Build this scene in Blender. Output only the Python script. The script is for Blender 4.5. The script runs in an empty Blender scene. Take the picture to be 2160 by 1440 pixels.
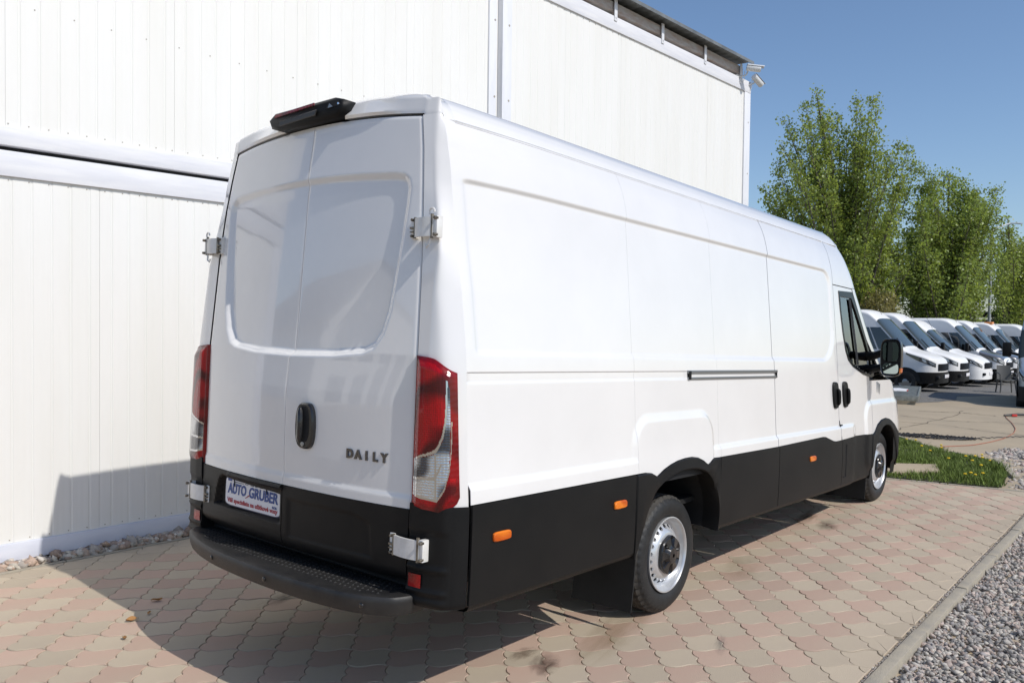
import bpy, bmesh, math, random
import numpy as np
from mathutils import Matrix, Vector

# ------------------------------------------------------------------ camera, sky, sun, exposure
SC = bpy.context.scene
COL = SC.collection
CAM_POS = (-4.3022, -3.3024, 1.6937)
YAW, PITCH, ROLL = 0.6952, -0.0246, 0.0121
_f = np.array([math.cos(PITCH) * math.cos(YAW), math.cos(PITCH) * math.sin(YAW), math.sin(PITCH)])
_r = np.array([math.sin(YAW), -math.cos(YAW), 0.0])
_u = np.cross(_r, _f)
_r2 = math.cos(ROLL) * _r + math.sin(ROLL) * _u
_u2 = -math.sin(ROLL) * _r + math.cos(ROLL) * _u
cam_data = bpy.data.cameras.new("camera")
cam = bpy.data.objects.new("camera", cam_data)
COL.objects.link(cam)
cam_data.sensor_width = 36.0
cam_data.lens = 1747.87 / 2160 * 36.0
cam_data.clip_start = 0.05
cam_data.clip_end = 3000
cam.matrix_world = Matrix(((_r2[0], _u2[0], -_f[0], CAM_POS[0]),
                           (_r2[1], _u2[1], -_f[1], CAM_POS[1]),
                           (_r2[2], _u2[2], -_f[2], CAM_POS[2]), (0, 0, 0, 1)))
SC.camera = cam

SUN_EL, SUN_AZ = math.radians(45.0), math.radians(-87.3)
world = bpy.data.worlds.new("World")
SC.world = world
world.use_nodes = True
wn = world.node_tree
wn.nodes.clear()
sky = wn.nodes.new("ShaderNodeTexSky")
sky.sky_type = 'NISHITA'
sky.sun_disc = False
sky.sun_elevation = SUN_EL
sky.sun_rotation = math.pi / 2 - SUN_AZ
sky.altitude = 200
sky.air_density = 1.0
sky.dust_density = 1.0
sky.ozone_density = 4.2
bg = wn.nodes.new("ShaderNodeBackground")
bg.inputs[1].default_value = 0.135
wo = wn.nodes.new("ShaderNodeOutputWorld")
wn.links.new(sky.outputs[0], bg.inputs[0])
wn.links.new(bg.outputs[0], wo.inputs[0])

sun_data = bpy.data.lights.new("sun", 'SUN')
sun_data.energy = 3.45
sun_data.angle = math.radians(0.53)
sun_data.color = (1.0, 0.96, 0.905)
sun = bpy.data.objects.new("sun", sun_data)
COL.objects.link(sun)
_sd = Vector((math.cos(SUN_EL) * math.cos(SUN_AZ), math.cos(SUN_EL) * math.sin(SUN_AZ), math.sin(SUN_EL)))
sun.rotation_euler = _sd.to_track_quat('Z', 'Y').to_euler()
sun.location = (0, -20, 20)
SC.view_settings.view_transform = 'Standard'
SC.view_settings.look = 'None'
SC.view_settings.exposure = 0.0
SC.view_settings.gamma = 1.0

rng = np.random.default_rng(7)
random.seed(7)

# ------------------------------------------------------------------ materials
def mat(name, col, rough=0.5, metal=0.0, coat=0.0, var=0.0, vscale=6.0, col2=None, bump=0.0, bscale=60.0,
        spec=0.5, trans=0.0, ior=1.45, detail=4.0, isl=0.0, objr=0.0, stretch=None, rvar=0.0, attr=None, alpha=1.0, sss=0.0, coatr=0.03):
    m = bpy.data.materials.new(name)
    m.use_nodes = True
    nt = m.node_tree
    p = nt.nodes["Principled BSDF"]
    p.inputs["Roughness"].default_value = rough
    p.inputs["Metallic"].default_value = metal
    p.inputs["Coat Weight"].default_value = coat
    p.inputs["Coat Roughness"].default_value = coatr
    p.inputs["Specular IOR Level"].default_value = spec
    p.inputs["Transmission Weight"].default_value = trans
    p.inputs["IOR"].default_value = ior
    p.inputs["Alpha"].default_value = alpha
    c = (col[0], col[1], col[2], 1)
    p.inputs["Base Color"].default_value = c
    cur = None
    tc = None
    def coords():
        nonlocal tc
        if tc is None:
            tc = nt.nodes.new("ShaderNodeTexCoord")
        if stretch:
            mp = nt.nodes.new("ShaderNodeMapping")
            mp.inputs["Scale"].default_value = stretch
            nt.links.new(tc.outputs["Object"], mp.inputs[0])
            return mp.outputs[0]
        return tc.outputs["Object"]
    if attr:
        a = nt.nodes.new("ShaderNodeAttribute")
        a.attribute_name = attr
        cur = a.outputs["Color"]
    if var > 0 or col2:
        n = nt.nodes.new("ShaderNodeTexNoise")
        n.inputs["Scale"].default_value = vscale
        n.inputs["Detail"].default_value = detail
        n.inputs["Roughness"].default_value = 0.62
        nt.links.new(coords(), n.inputs["Vector"])
        mr = nt.nodes.new("ShaderNodeMapRange")
        mr.inputs[1].default_value = 0.32
        mr.inputs[2].default_value = 0.70
        nt.links.new(n.outputs["Fac"], mr.inputs[0])
        mx = nt.nodes.new("ShaderNodeMix")
        mx.data_type = 'RGBA'
        if col2:
            mx.inputs[6].default_value = c
            mx.inputs[7].default_value = (*col2, 1)
            if cur is not None:
                nt.links.new(cur, mx.inputs[6])
            mm = nt.nodes.new("ShaderNodeMath"); mm.operation = 'MULTIPLY'; mm.inputs[1].default_value = var if var > 0 else 1.0
            nt.links.new(mr.outputs[0], mm.inputs[0])
            nt.links.new(mm.outputs[0], mx.inputs[0])
        else:
            mx.blend_type = 'MULTIPLY'
            mx.inputs[0].default_value = 1.0
            mx.inputs[6].default_value = c
            if cur is not None:
                nt.links.new(cur, mx.inputs[6])
            mr2 = nt.nodes.new("ShaderNodeMapRange")
            mr2.inputs[3].default_value = 1.0 - var
            mr2.inputs[4].default_value = 1.0 + var * 0.6
            nt.links.new(mr.outputs[0], mr2.inputs[0])
            nt.links.new(mr2.outputs[0], mx.inputs[7])
        cur = mx.outputs[2]
        if rvar > 0:
            mr3 = nt.nodes.new("ShaderNodeMapRange")
            mr3.inputs[3].default_value = max(0.02, rough - rvar)
            mr3.inputs[4].default_value = rough + rvar
            nt.links.new(mr.outputs[0], mr3.inputs[0])
            nt.links.new(mr3.outputs[0], p.inputs["Roughness"])
    if isl > 0 or objr > 0:
        val = None
        if isl > 0:
            g = nt.nodes.new("ShaderNodeNewGeometry")
            val = g.outputs["Random Per Island"]
        if objr > 0:
            oi = nt.nodes.new("ShaderNodeObjectInfo")
            if val is None:
                val = oi.outputs["Random"]
            else:
                ad = nt.nodes.new("ShaderNodeMath"); ad.operation = 'ADD'
                nt.links.new(val, ad.inputs[0]); nt.links.new(oi.outputs["Random"], ad.inputs[1])
                fr = nt.nodes.new("ShaderNodeMath"); fr.operation = 'FRACT'
                nt.links.new(ad.outputs[0], fr.inputs[0])
                val = fr.outputs[0]
        k = max(isl, objr)
        mr4 = nt.nodes.new("ShaderNodeMapRange")
        mr4.inputs[3].default_value = 1.0 - k
        mr4.inputs[4].default_value = 1.0 + k
        nt.links.new(val, mr4.inputs[0])
        hs = nt.nodes.new("ShaderNodeHueSaturation")
        nt.links.new(mr4.outputs[0], hs.inputs["Value"])
        if cur is None:
            hs.inputs["Color"].default_value = c
        else:
            nt.links.new(cur, hs.inputs["Color"])
        cur = hs.outputs[0]
    if cur is not None:
        nt.links.new(cur, p.inputs["Base Color"])
    if bump > 0:
        n2 = nt.nodes.new("ShaderNodeTexNoise")
        n2.inputs["Scale"].default_value = bscale
        n2.inputs["Detail"].default_value = 5.0
        nt.links.new(coords(), n2.inputs["Vector"])
        b = nt.nodes.new("ShaderNodeBump")
        b.inputs["Strength"].default_value = bump
        b.inputs["Distance"].default_value = 0.01
        nt.links.new(n2.outputs["Fac"], b.inputs["Height"])
        nt.links.new(b.outputs[0], p.inputs["Normal"])
    return m

def lens_mat(name, col, dark, scale, metal=0.0, rough=0.12, trans=0.0):
    """moulded lamp lens: small optic cells with darker chambers behind"""
    m = bpy.data.materials.new(name); m.use_nodes = True
    nt = m.node_tree; p = nt.nodes["Principled BSDF"]
    tc = nt.nodes.new("ShaderNodeTexCoord")
    v = nt.nodes.new("ShaderNodeTexVoronoi"); v.inputs["Scale"].default_value = scale
    v.inputs["Randomness"].default_value = 0.25
    nt.links.new(tc.outputs["Object"], v.inputs["Vector"])
    n = nt.nodes.new("ShaderNodeTexWave"); n.inputs["Scale"].default_value = 2.6; n.inputs["Distortion"].default_value = 5.0
    n.inputs["Detail"].default_value = 1.0; n.inputs["Detail Scale"].default_value = 2.0; n.bands_direction = 'DIAGONAL'
    nt.links.new(tc.outputs["Object"], n.inputs["Vector"])
    cr = nt.nodes.new("ShaderNodeValToRGB")
    cr.color_ramp.elements[0].position = 0.05; cr.color_ramp.elements[0].color = (*dark, 1)
    cr.color_ramp.elements[1].position = 0.55; cr.color_ramp.elements[1].color = (*col, 1)
    nt.links.new(n.outputs["Fac"], cr.inputs[0])
    nt.links.new(cr.outputs[0], p.inputs["Base Color"])
    b = nt.nodes.new("ShaderNodeBump"); b.inputs["Strength"].default_value = 0.55; b.inputs["Distance"].default_value = 0.004
    nt.links.new(v.outputs["Distance"], b.inputs["Height"])
    nt.links.new(b.outputs[0], p.inputs["Normal"])
    p.inputs["Metallic"].default_value = metal
    p.inputs["Roughness"].default_value = rough
    p.inputs["Coat Weight"].default_value = 0.55
    p.inputs["Coat Roughness"].default_value = 0.02
    p.inputs["Specular IOR Level"].default_value = 0.15
    return m

M = {}
M['white'] = mat('van_white_paint', (0.775, 0.758, 0.735), 0.13, coat=1.0, var=0.03, vscale=2.0, spec=0.5)
M['far_white'] = mat('parked_van_paint', (0.80, 0.79, 0.77), 0.40, coat=0.25, spec=0.3)
M['white_dirty'] = mat('hinge_white_paint', (0.76, 0.75, 0.72), 0.35, coat=0.4, col2=(0.42, 0.36, 0.27), var=0.30, vscale=22)
M['black'] = mat('black_grained_plastic', (0.0065, 0.0065, 0.0068), 0.45, col2=(0.020, 0.0185, 0.017), var=0.42, vscale=2.6, detail=8, bump=0.10, bscale=700, spec=0.22)
M['black_step'] = mat('dusty_step_plastic', (0.013, 0.013, 0.0135), 0.46, col2=(0.045, 0.042, 0.038), var=0.6, vscale=9, bump=0.15, bscale=600)
M['gap'] = mat('dark_gap', (0.008, 0.008, 0.009), 0.7)
M['under'] = mat('underbody_black', (0.012, 0.012, 0.012), 0.75, var=0.4, vscale=5)
M['rubber'] = mat('tyre_rubber', (0.018, 0.018, 0.018), 0.55, var=0.35, vscale=12, bump=0.2, bscale=220)
M['tread'] = mat('tyre_tread_dusty', (0.03, 0.028, 0.026), 0.8, col2=(0.085, 0.075, 0.062), var=0.6, vscale=20)
M['rim'] = mat('silver_wheel_paint', (0.62, 0.63, 0.64), 0.30, metal=0.55, coat=0.5, var=0.08, vscale=15)
M['cap'] = mat('wheel_cap_black', (0.013, 0.013, 0.014), 0.25, coat=0.4)
M['glass'] = mat('tinted_glass', (0.75, 0.86, 0.82), 0.0, trans=1.0, ior=1.05, spec=0.9, coat=1.0)
M['frame_black'] = mat('window_frame_black', (0.008, 0.009, 0.010), 0.22, spec=0.25)
M['smoke'] = mat('smoked_lens', (0.045, 0.042, 0.038), 0.25, spec=0.3)
M['glass_dark'] = mat('dark_glass', (0.010, 0.012, 0.013), 0.03, coat=1.0, spec=0.8)
M['pane'] = mat('windscreen_glass', (0.034, 0.044, 0.043), 0.05, spec=0.42)
M['chrome'] = mat('chrome', (0.85, 0.85, 0.86), 0.06, metal=1.0)
M['badge'] = mat('badge_chrome', (0.60, 0.60, 0.61), 0.08, metal=1.0)
M['badge_dark'] = mat('badge_dark_chrome', (0.16, 0.16, 0.17), 0.12, metal=1.0)
M['mirror'] = mat('mirror_glass', (0.42, 0.50, 0.48), 0.02, metal=1.0)
M['lens_red'] = lens_mat('red_lens', (0.36, 0.0025, 0.005), (0.07, 0.001, 0.002), 110)
M['lens_rim'] = lens_mat('dark_red_lens', (0.22, 0.002, 0.005), (0.11, 0.0015, 0.003), 40)
M['lens_clear'] = lens_mat('clear_lens', (0.58, 0.59, 0.60), (0.09, 0.09, 0.10), 90, metal=0.8, rough=0.15)
M['lens_orange'] = lens_mat('orange_lens', (0.80, 0.20, 0.010), (0.55, 0.09, 0.004), 160)
M['reflector'] = lens_mat('red_reflector', (0.40, 0.004, 0.004), (0.20, 0.002, 0.002), 200)
M['plate_white'] = mat('plate_white', (0.78, 0.76, 0.77), 0.35, var=0.05, vscale=20)
M['plate_blue'] = mat('plate_blue', (0.035, 0.075, 0.26), 0.4)
M['plate_navy'] = mat('plate_navy_edge', (0.012, 0.02, 0.07), 0.4)
M['plate_red'] = mat('plate_red', (0.42, 0.045, 0.06), 0.4)
M['seat'] = mat('seat_cloth', (0.03, 0.03, 0.033), 0.9)
M['rail'] = mat('brushed_rail', (0.30, 0.31, 0.32), 0.35, metal=0.8)
M['metal_dark'] = mat('hinge_metal', (0.24, 0.21, 0.165), 0.45, metal=0.7, var=0.5, vscale=40)
M['exhaust'] = mat('exhaust_steel', (0.10, 0.09, 0.085), 0.5, metal=0.8)

M['panel'] = mat('container_cream_sheet', (0.785, 0.775, 0.74), 0.42, col2=(0.69, 0.67, 0.60), var=0.35, vscale=1.2, stretch=(3, 3, 0.35))
M['railp'] = mat('container_rail_paint', (0.64, 0.645, 0.68), 0.5, col2=(0.78, 0.775, 0.775), var=0.8, vscale=6.0, stretch=(0.35, 1, 3.0), detail=6)
M['post'] = mat('container_post_paint', (0.76, 0.765, 0.785), 0.5, col2=(0.60, 0.62, 0.66), var=0.5, vscale=5, stretch=(2, 2, .5))
M['sill_rail'] = mat('container_sill_paint', (0.60, 0.62, 0.70), 0.5, col2=(0.74, 0.75, 0.80), var=0.6, vscale=5, stretch=(.5, 1, 2))
M['screw'] = mat('screw_head', (0.36, 0.33, 0.28), 0.6)
M['roofsheet'] = mat('roof_sheet_grey', (0.20, 0.21, 0.21), 0.5, metal=0.3, var=0.4, vscale=3)
M['rusty'] = mat('rusty_beam', (0.46, 0.46, 0.44), 0.7, col2=(0.28, 0.12, 0.045), var=0.62, vscale=5.0, stretch=(1, 1, 4), detail=8)
M['cam_white'] = mat('camera_white', (0.62, 0.63, 0.63), 0.35, coat=0.3)

M['pv_red'] = mat('paver_red', (0.468, 0.314, 0.242), 0.88, col2=(0.45, 0.350, 0.265), var=1.0, vscale=0.9, bump=0.35, bscale=160, isl=0.08, objr=0.08)
M['pv_grey'] = mat('paver_grey', (0.46, 0.383, 0.280), 0.88, col2=(0.42, 0.345, 0.262), var=0.8, vscale=1.6, bump=0.35, bscale=160, isl=0.08, objr=0.08)
M['sand'] = mat('joint_sand', (0.30, 0.25, 0.19), 0.95, var=0.4, vscale=30)
M['kerb'] = mat('kerb_concrete', (0.40, 0.35, 0.265), 0.9, col2=(0.25, 0.23, 0.20), var=0.7, vscale=7, bump=0.4, bscale=120)
M['gravel_bed'] = mat('gravel_bed', (0.17, 0.165, 0.16), 0.95, col2=(0.30, 0.28, 0.26), var=1.0, vscale=45, bump=1.0, bscale=50)
M['stone'] = mat('crushed_stone', (0.3, 0.3, 0.3), 0.85, attr='Col', var=0.18, vscale=90)
M['concrete'] = mat('yard_concrete', (0.43, 0.345, 0.235), 0.92, col2=(0.33, 0.27, 0.19), var=0.8, vscale=0.9, bump=0.4, bscale=40, detail=10)
M['yard_gravel'] = mat('yard_gravel', (0.21, 0.20, 0.185), 0.95, col2=(0.11, 0.105, 0.095), var=0.9, vscale=14, bump=0.8, bscale=25, detail=8)
M['crack'] = mat('crack_dark', (0.10, 0.082, 0.062), 0.95)
M['soil'] = mat('soil', (0.06, 0.055, 0.03), 0.95, col2=(0.05, 0.075, 0.02), var=0.8, vscale=12)
M['grass'] = mat('grass_blades', (0.135, 0.185, 0.040), 0.6, isl=0.55, spec=0.25)
M['dandelion'] = mat('dandelion_yellow', (0.75, 0.50, 0.01), 0.7)
def leaf_mat(name, col, tr):
    m = bpy.data.materials.new(name); m.use_nodes = True; nt = m.node_tree; p = nt.nodes["Principled BSDF"]
    g = nt.nodes.new("ShaderNodeNewGeometry"); mr = nt.nodes.new("ShaderNodeMapRange")
    mr.inputs[3].default_value = 0.62; mr.inputs[4].default_value = 1.4
    nt.links.new(g.outputs["Random Per Island"], mr.inputs[0])
    def hs(c):
        h = nt.nodes.new("ShaderNodeHueSaturation"); h.inputs["Color"].default_value = (*c, 1); nt.links.new(mr.outputs[0], h.inputs["Value"]); return h
    nt.links.new(hs(col).outputs[0], p.inputs["Base Color"])
    p.inputs["Roughness"].default_value = 0.42; p.inputs["Specular IOR Level"].default_value = 0.4
    t = nt.nodes.new("ShaderNodeBsdfTranslucent"); nt.links.new(hs(tr).outputs[0], t.inputs[0])
    mx = nt.nodes.new("ShaderNodeMixShader"); mx.inputs[0].default_value = 0.38
    nt.links.new(p.outputs[0], mx.inputs[1]); nt.links.new(t.outputs[0], mx.inputs[2])
    nt.links.new(mx.outputs[0], nt.nodes["Material Output"].inputs[0])
    return m
M['leaf'] = leaf_mat('poplar_leaf', (0.215, 0.275, 0.062), (0.45, 0.53, 0.085))
M['leaf2'] = leaf_mat('poplar_leaf_deep', (0.200, 0.262, 0.062), (0.42, 0.51, 0.085))
M['leaf3'] = leaf_mat('shrub_leaf', (0.21, 0.185, 0.06), (0.32, 0.28, 0.08))
M['bark'] = mat('bark', (0.13, 0.11, 0.09), 0.9, var=0.5, vscale=8, bump=0.5, bscale=20)
M['dry_leaf'] = mat('dry_leaf', (0.30, 0.15, 0.05), 0.8, objr=0.3)
M['cable'] = mat('black_cable', (0.02, 0.02, 0.022), 0.6)
M['hose'] = mat('red_hose', (0.40, 0.15, 0.09), 0.7)
M['galv'] = mat('galvanised_steel', (0.33, 0.34, 0.31), 0.5, metal=0.6, var=0.3, vscale=10)
M['box_white'] = mat('box_white', (0.7, 0.7, 0.72), 0.6)
M['box_blue'] = mat('box_blue_print', (0.10, 0.16, 0.36), 0.6)
M['box_red'] = mat('box_red_print', (0.5, 0.05, 0.04), 0.6)
M['plastic_shaded'] = mat('chair_plastic', (0.10, 0.10, 0.095), 0.5)  # pale plastic darkened so the chair looks shaded
M['lamp_steel'] = mat('lamp_post_steel', (0.34, 0.36, 0.37), 0.5, metal=0.4)
M['shed'] = mat('shed_roof_dark', (0.045, 0.035, 0.032), 0.8, var=0.4, vscale=3)
M['shed_wall'] = mat('shed_wall_grey', (0.30, 0.29, 0.28), 0.8)
M['bonnet_shade'] = mat('shaded_bonnet_paint', (0.10, 0.105, 0.12), 0.3, coat=1.0)  # white bonnet darkened for the shade falling on it
M['van_silver'] = mat('van_silver_paint', (0.42, 0.46, 0.48), 0.3, metal=0.4, coat=1.0)
M['orange'] = mat('orange_beacon', (0.75, 0.28, 0.08), 0.4)
M['tool_black'] = mat('tool_black', (0.02, 0.02, 0.02), 0.5)
M['tool_red'] = mat('tool_red', (0.6, 0.04, 0.03), 0.5)

# ------------------------------------------------------------------ mesh helpers
class MB:
    def __init__(self):
        self.v = []; self.f = []; self.m = []; self.n = 0
    def add(self, verts, faces, mi=0):
        verts = np.asarray(verts, float).reshape(-1, 3)
        o = self.n
        self.v.append(verts); self.n += len(verts)
        for q in faces:
            self.f.append([int(i) + o for i in q]); self.m.append(mi)
        return self
    def grid(self, P, mi=0, flip=False, mask=None, closeu=False):
        P = np.asarray(P, float); a, b = P.shape[:2]
        fs = []
        for i in range(a if closeu else a - 1):
            for j in range(b - 1):
                if mask is not None and not mask[i, j]:
                    continue
                i2 = (i + 1) % a
                q = [i * b + j, i2 * b + j, i2 * b + j + 1, i * b + j + 1]
                fs.append(q[::-1] if flip else q)
        return self.add(P.reshape(-1, 3), fs, mi)
    def box(self, c, s, R=None, mi=0, bev=0.0):
        bm = bmesh.new()
        bmesh.ops.create_cube(bm, size=1.0)
        for v in bm.verts:
            v.co = Vector((v.co.x * s[0], v.co.y * s[1], v.co.z * s[2]))
        if bev > 0:
            bmesh.ops.bevel(bm, geom=list(bm.edges), offset=bev, segments=2, affect='EDGES', profile=0.6)
        vs = np.array([v.co[:] for v in bm.verts]); bm.verts.index_update()
        fs = [[v.index for v in f.verts] for f in bm.faces]
        bm.free()
        if R is not None:
            vs = vs @ np.asarray(R, float).T
        return self.add(vs + np.asarray(c, float), fs, mi)
    def tube(self, path, r, n=8, mi=0, cap=True):
        path = np.asarray(path, float); k = len(path)
        rr = np.broadcast_to(np.asarray(r, float), (k,))
        t = np.gradient(path, axis=0); t /= np.linalg.norm(t, axis=1, keepdims=True) + 1e-12
        a = np.cross(t[0], [0, 0, 1.0])
        if np.linalg.norm(a) < 1e-3:
            a = np.cross(t[0], [1.0, 0, 0])
        rings = []
        for i in range(k):
            a = a - t[i] * (a @ t[i]); a /= np.linalg.norm(a) + 1e-12
            b = np.cross(t[i], a)
            th = np.arange(n) * 2 * math.pi / n
            rings.append(path[i] + rr[i] * (np.cos(th)[:, None] * a + np.sin(th)[:, None] * b))
        V_ = np.concatenate(rings); fs = []
        for i in range(k - 1):
            for j in range(n):
                fs.append([i * n + j, i * n + (j + 1) % n, (i + 1) * n + (j + 1) % n, (i + 1) * n + j])
        if cap:
            fs.append(list(range(n))[::-1]); fs.append([(k - 1) * n + j for j in range(n)])
        return self.add(V_, fs, mi)
    def lathe(self, prof, n=48, org=(0, 0, 0), axis='y', mi=0, rmod=None):
        """prof: (radius, offset along axis)"""
        prof = np.asarray(prof, float); k = len(prof)
        th = np.arange(n) * 2 * math.pi / n
        P = np.zeros((n, k, 3))
        for i in range(n):
            r = prof[:, 0].copy()
            if rmod is not None:
                r = rmod(i, r)
            c, s = math.cos(th[i]), math.sin(th[i])
            if axis == 'y':
                P[i] = np.stack([r * c, prof[:, 1], r * s], 1)
            elif axis == 'z':
                P[i] = np.stack([r * c, r * s, prof[:, 1]], 1)
            else:
                P[i] = np.stack([prof[:, 1], r * c, r * s], 1)
        return self.grid(P + np.asarray(org, float), mi, closeu=True)
    def prism(self, poly, a0, a1, fn, mi=0, bev=0.0, ins_=None):
        """poly (u,v) extruded from a0 to a1; fn(u,v,a)->xyz ; bev insets the a1 cap"""
        poly = np.asarray(poly, float); n = len(poly)
        rings = [np.array([fn(u, v, a0) for u, v in poly])]
        if bev > 0:
            rings.append(np.array([fn(u, v, a1 - math.copysign(bev, a1 - a0)) for u, v in poly]))
            c = poly.mean(0)
            d = np.roll(poly, -1, 0) - np.roll(poly, 1, 0)
            nrm = np.stack([d[:, 1], -d[:, 0]], 1); nrm /= np.linalg.norm(nrm, axis=1, keepdims=True) + 1e-9
            if ((poly - c) * nrm).sum() < 0:
                nrm = -nrm
            ins = poly - nrm * (bev if ins_ is None else ins_)
            rings.append(np.array([fn(u, v, a1) for u, v in ins]))
        else:
            rings.append(np.array([fn(u, v, a1) for u, v in poly]))
        V_ = np.concatenate(rings); fs = []
        for i in range(len(rings) - 1):
            for j in range(n):
                fs.append([i * n + j, i * n + (j + 1) % n, (i + 1) * n + (j + 1) % n, (i + 1) * n + j])
        fs.append(list(range(n))[::-1]); fs.append([(len(rings) - 1) * n + j for j in range(n)])
        return self.add(V_, fs, mi)
    def mesh(self, name, mats, smooth=35.0):
        me = bpy.data.meshes.new(name)
        V_ = np.concatenate(self.v) if self.v else np.zeros((0, 3))
        me.from_pydata(V_.tolist(), [], self.f)
        for m_ in (mats if isinstance(mats, (list, tuple)) else [mats]):
            me.materials.append(m_)
        if any(self.m):
            me.polygons.foreach_set('material_index', np.array(self.m, np.int32))
        if smooth:
            me.polygons.foreach_set('use_smooth', np.ones(len(self.f), bool))
            me.set_sharp_from_angle(angle=math.radians(smooth))
        me.update()
        return me
    def build(self, name, mats, parent=None, smooth=35.0, recalc=False):
        me = self.mesh(name, mats, smooth)
        if recalc:
            bm = bmesh.new(); bm.from_mesh(me); bmesh.ops.recalc_face_normals(bm, faces=bm.faces); bm.to_mesh(me); bm.free()
        return link(name, me, parent)

def link(name, me, parent=None):
    o = bpy.data.objects.new(name, me)
    COL.objects.link(o)
    if parent is not None:
        o.parent = parent
    return o
def tag(o, label=None, cat=None, group=None, kind=None):
    if label: o['label'] = label
    if cat: o['category'] = cat
    if group: o['group'] = group
    if kind: o['kind'] = kind
    return o
def empty(name, loc=(0, 0, 0), rz=0.0, parent=None):
    o = bpy.data.objects.new(name, None)
    o.empty_display_size = 0.2
    COL.objects.link(o)
    o.location = loc; o.rotation_euler = (0, 0, rz)
    if parent: o.parent = parent
    return o
def copy_tree(o, parent=None):
    c = o.copy(); COL.objects.link(c)
    if parent is not None:
        c.parent = parent
    for ch in o.children:
        copy_tree(ch, c)
    return c
def fast_mesh(name, V_, F_, mats, cols=None, smooth=False, mi=None):
    """large meshes: V_ (n,3) and F_ (m,k) with one k for all faces"""
    V_ = np.asarray(V_, np.float32); F_ = np.asarray(F_, np.int32); k = F_.shape[1]
    me = bpy.data.meshes.new(name)
    me.vertices.add(len(V_)); me.vertices.foreach_set('co', V_.ravel())
    me.loops.add(F_.size); me.loops.foreach_set('vertex_index', F_.ravel())
    me.polygons.add(len(F_))
    me.polygons.foreach_set('loop_start', np.arange(0, F_.size, k, dtype=np.int32))
    me.polygons.foreach_set('loop_total', np.full(len(F_), k, np.int32))
    for m_ in (mats if isinstance(mats, (list, tuple)) else [mats]):
        me.materials.append(m_)
    if mi is not None:
        me.polygons.foreach_set('material_index', np.asarray(mi, np.int32))
    if smooth:
        me.polygons.foreach_set('use_smooth', np.ones(len(F_), bool))
    me.update(calc_edges=True)
    if cols is not None:
        at = me.attributes.new('Col', 'FLOAT_COLOR', 'POINT')
        at.data.foreach_set('color', np.asarray(cols, np.float32).ravel())
    return me
def sstep(x):
    x = np.clip(x, 0, 1); return x * x * (3 - 2 * x)
def rotz(a):
    c, s = math.cos(a), math.sin(a); return np.array([[c, -s, 0], [s, c, 0], [0, 0, 1.0]])
def text(name, s, size, m, origin, ux, uz, parent=None, extrude=0.002, offset=0.0, width=None, align='CENTER', shear=0.0):
    """flat lettering: ux reading direction, uz up; built-in font, made into mesh"""
    cu = bpy.data.curves.new(name, 'FONT')
    cu.body = s; cu.size = size; cu.extrude = extrude; cu.offset = offset; cu.shear = shear
    cu.align_x = align; cu.align_y = 'CENTER'; cu.resolution_u = 3
    tmp = bpy.data.objects.new(name + '_tmp', cu); COL.objects.link(tmp)
    dg = bpy.context.evaluated_depsgraph_get()
    me = bpy.data.meshes.new_from_object(tmp.evaluated_get(dg))
    COL.objects.unlink(tmp); bpy.data.objects.remove(tmp)
    n = len(me.vertices); co = np.zeros(n * 3, np.float32); me.vertices.foreach_get('co', co); co = co.reshape(-1, 3)
    if width:
        w = co[:, 0].max() - co[:, 0].min(); co[:, 0] *= width / w
    ux = np.asarray(ux, float); ux /= np.linalg.norm(ux); uz = np.asarray(uz, float); uz -= ux * (uz @ ux); uz /= np.linalg.norm(uz)
    nn = np.cross(ux, uz)
    W = np.asarray(origin, float) + co[:, :1] * ux + co[:, 1:2] * uz + co[:, 2:3] * nn
    me.vertices.foreach_set('co', W.astype(np.float32).ravel()); me.update()
    me.materials.clear(); me.materials.append(m)
    return link(name, me, parent)
# ------------------------------------------------------------------ setting: ground
TH = -0.0386
WD = np.array([math.cos(TH), math.sin(TH), 0.0]); WN = np.array([-WD[1], WD[0], 0.0])
YW = 2.7616
def wall_pt(s, n, z):
    return WD * s + WN * n + np.array([0, 0, z])
def gz(x):
    return -0.0224 * max(0.0, min(x, 70.0) - 5.6)
def px_of(X):
    q = np.asarray(X, float) - np.array(CAM_POS)
    a, b, c = q @ _r2, q @ _u2, q @ _f
    return 1080 + 1747.87 * a / c, 720 - 1747.87 * b / c, c

# concrete yard: falls gently away beyond the paving, then level to the horizon
xs = [-900, -60, -8, 5.7, 8, 12, 17, 25, 40, 70, 1500]
ys = [-900, -60, -14, -5, 0, 5, 12, 60, 900]
g = MB(); P = np.zeros((len(xs), len(ys), 3))
for i, x in enumerate(xs):
    for j, y in enumerate(ys):
        P[i, j] = (x, y, gz(x) - (0.075 if x < 5.6 else 0.0))
P[3, :, 2] = -0.035
g.grid(P)
tag(g.build('yard', M['concrete'], smooth=0), kind='structure')

g = MB()
poly = [(16.6, 12), (17.3, 4.0), (18.2, 2.9), (18.9, 2.35), (19.9, 2.05), (21.4, 1.95), (23.2, 2.3), (26, 1.2), (33, 1.0), (70, 0.5), (70, 40), (30, 40)]
g.add([(x, y, gz(x) + 0.006) for x, y in poly], [list(range(len(poly)))])
yg = g.build('gravel_ground', M['yard_gravel'], smooth=0)
bm = bmesh.new(); bm.from_mesh(yg.data); bmesh.ops.triangulate(bm, faces=bm.faces); bm.to_mesh(yg.data); bm.free()
tag(yg, kind='structure')

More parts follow.
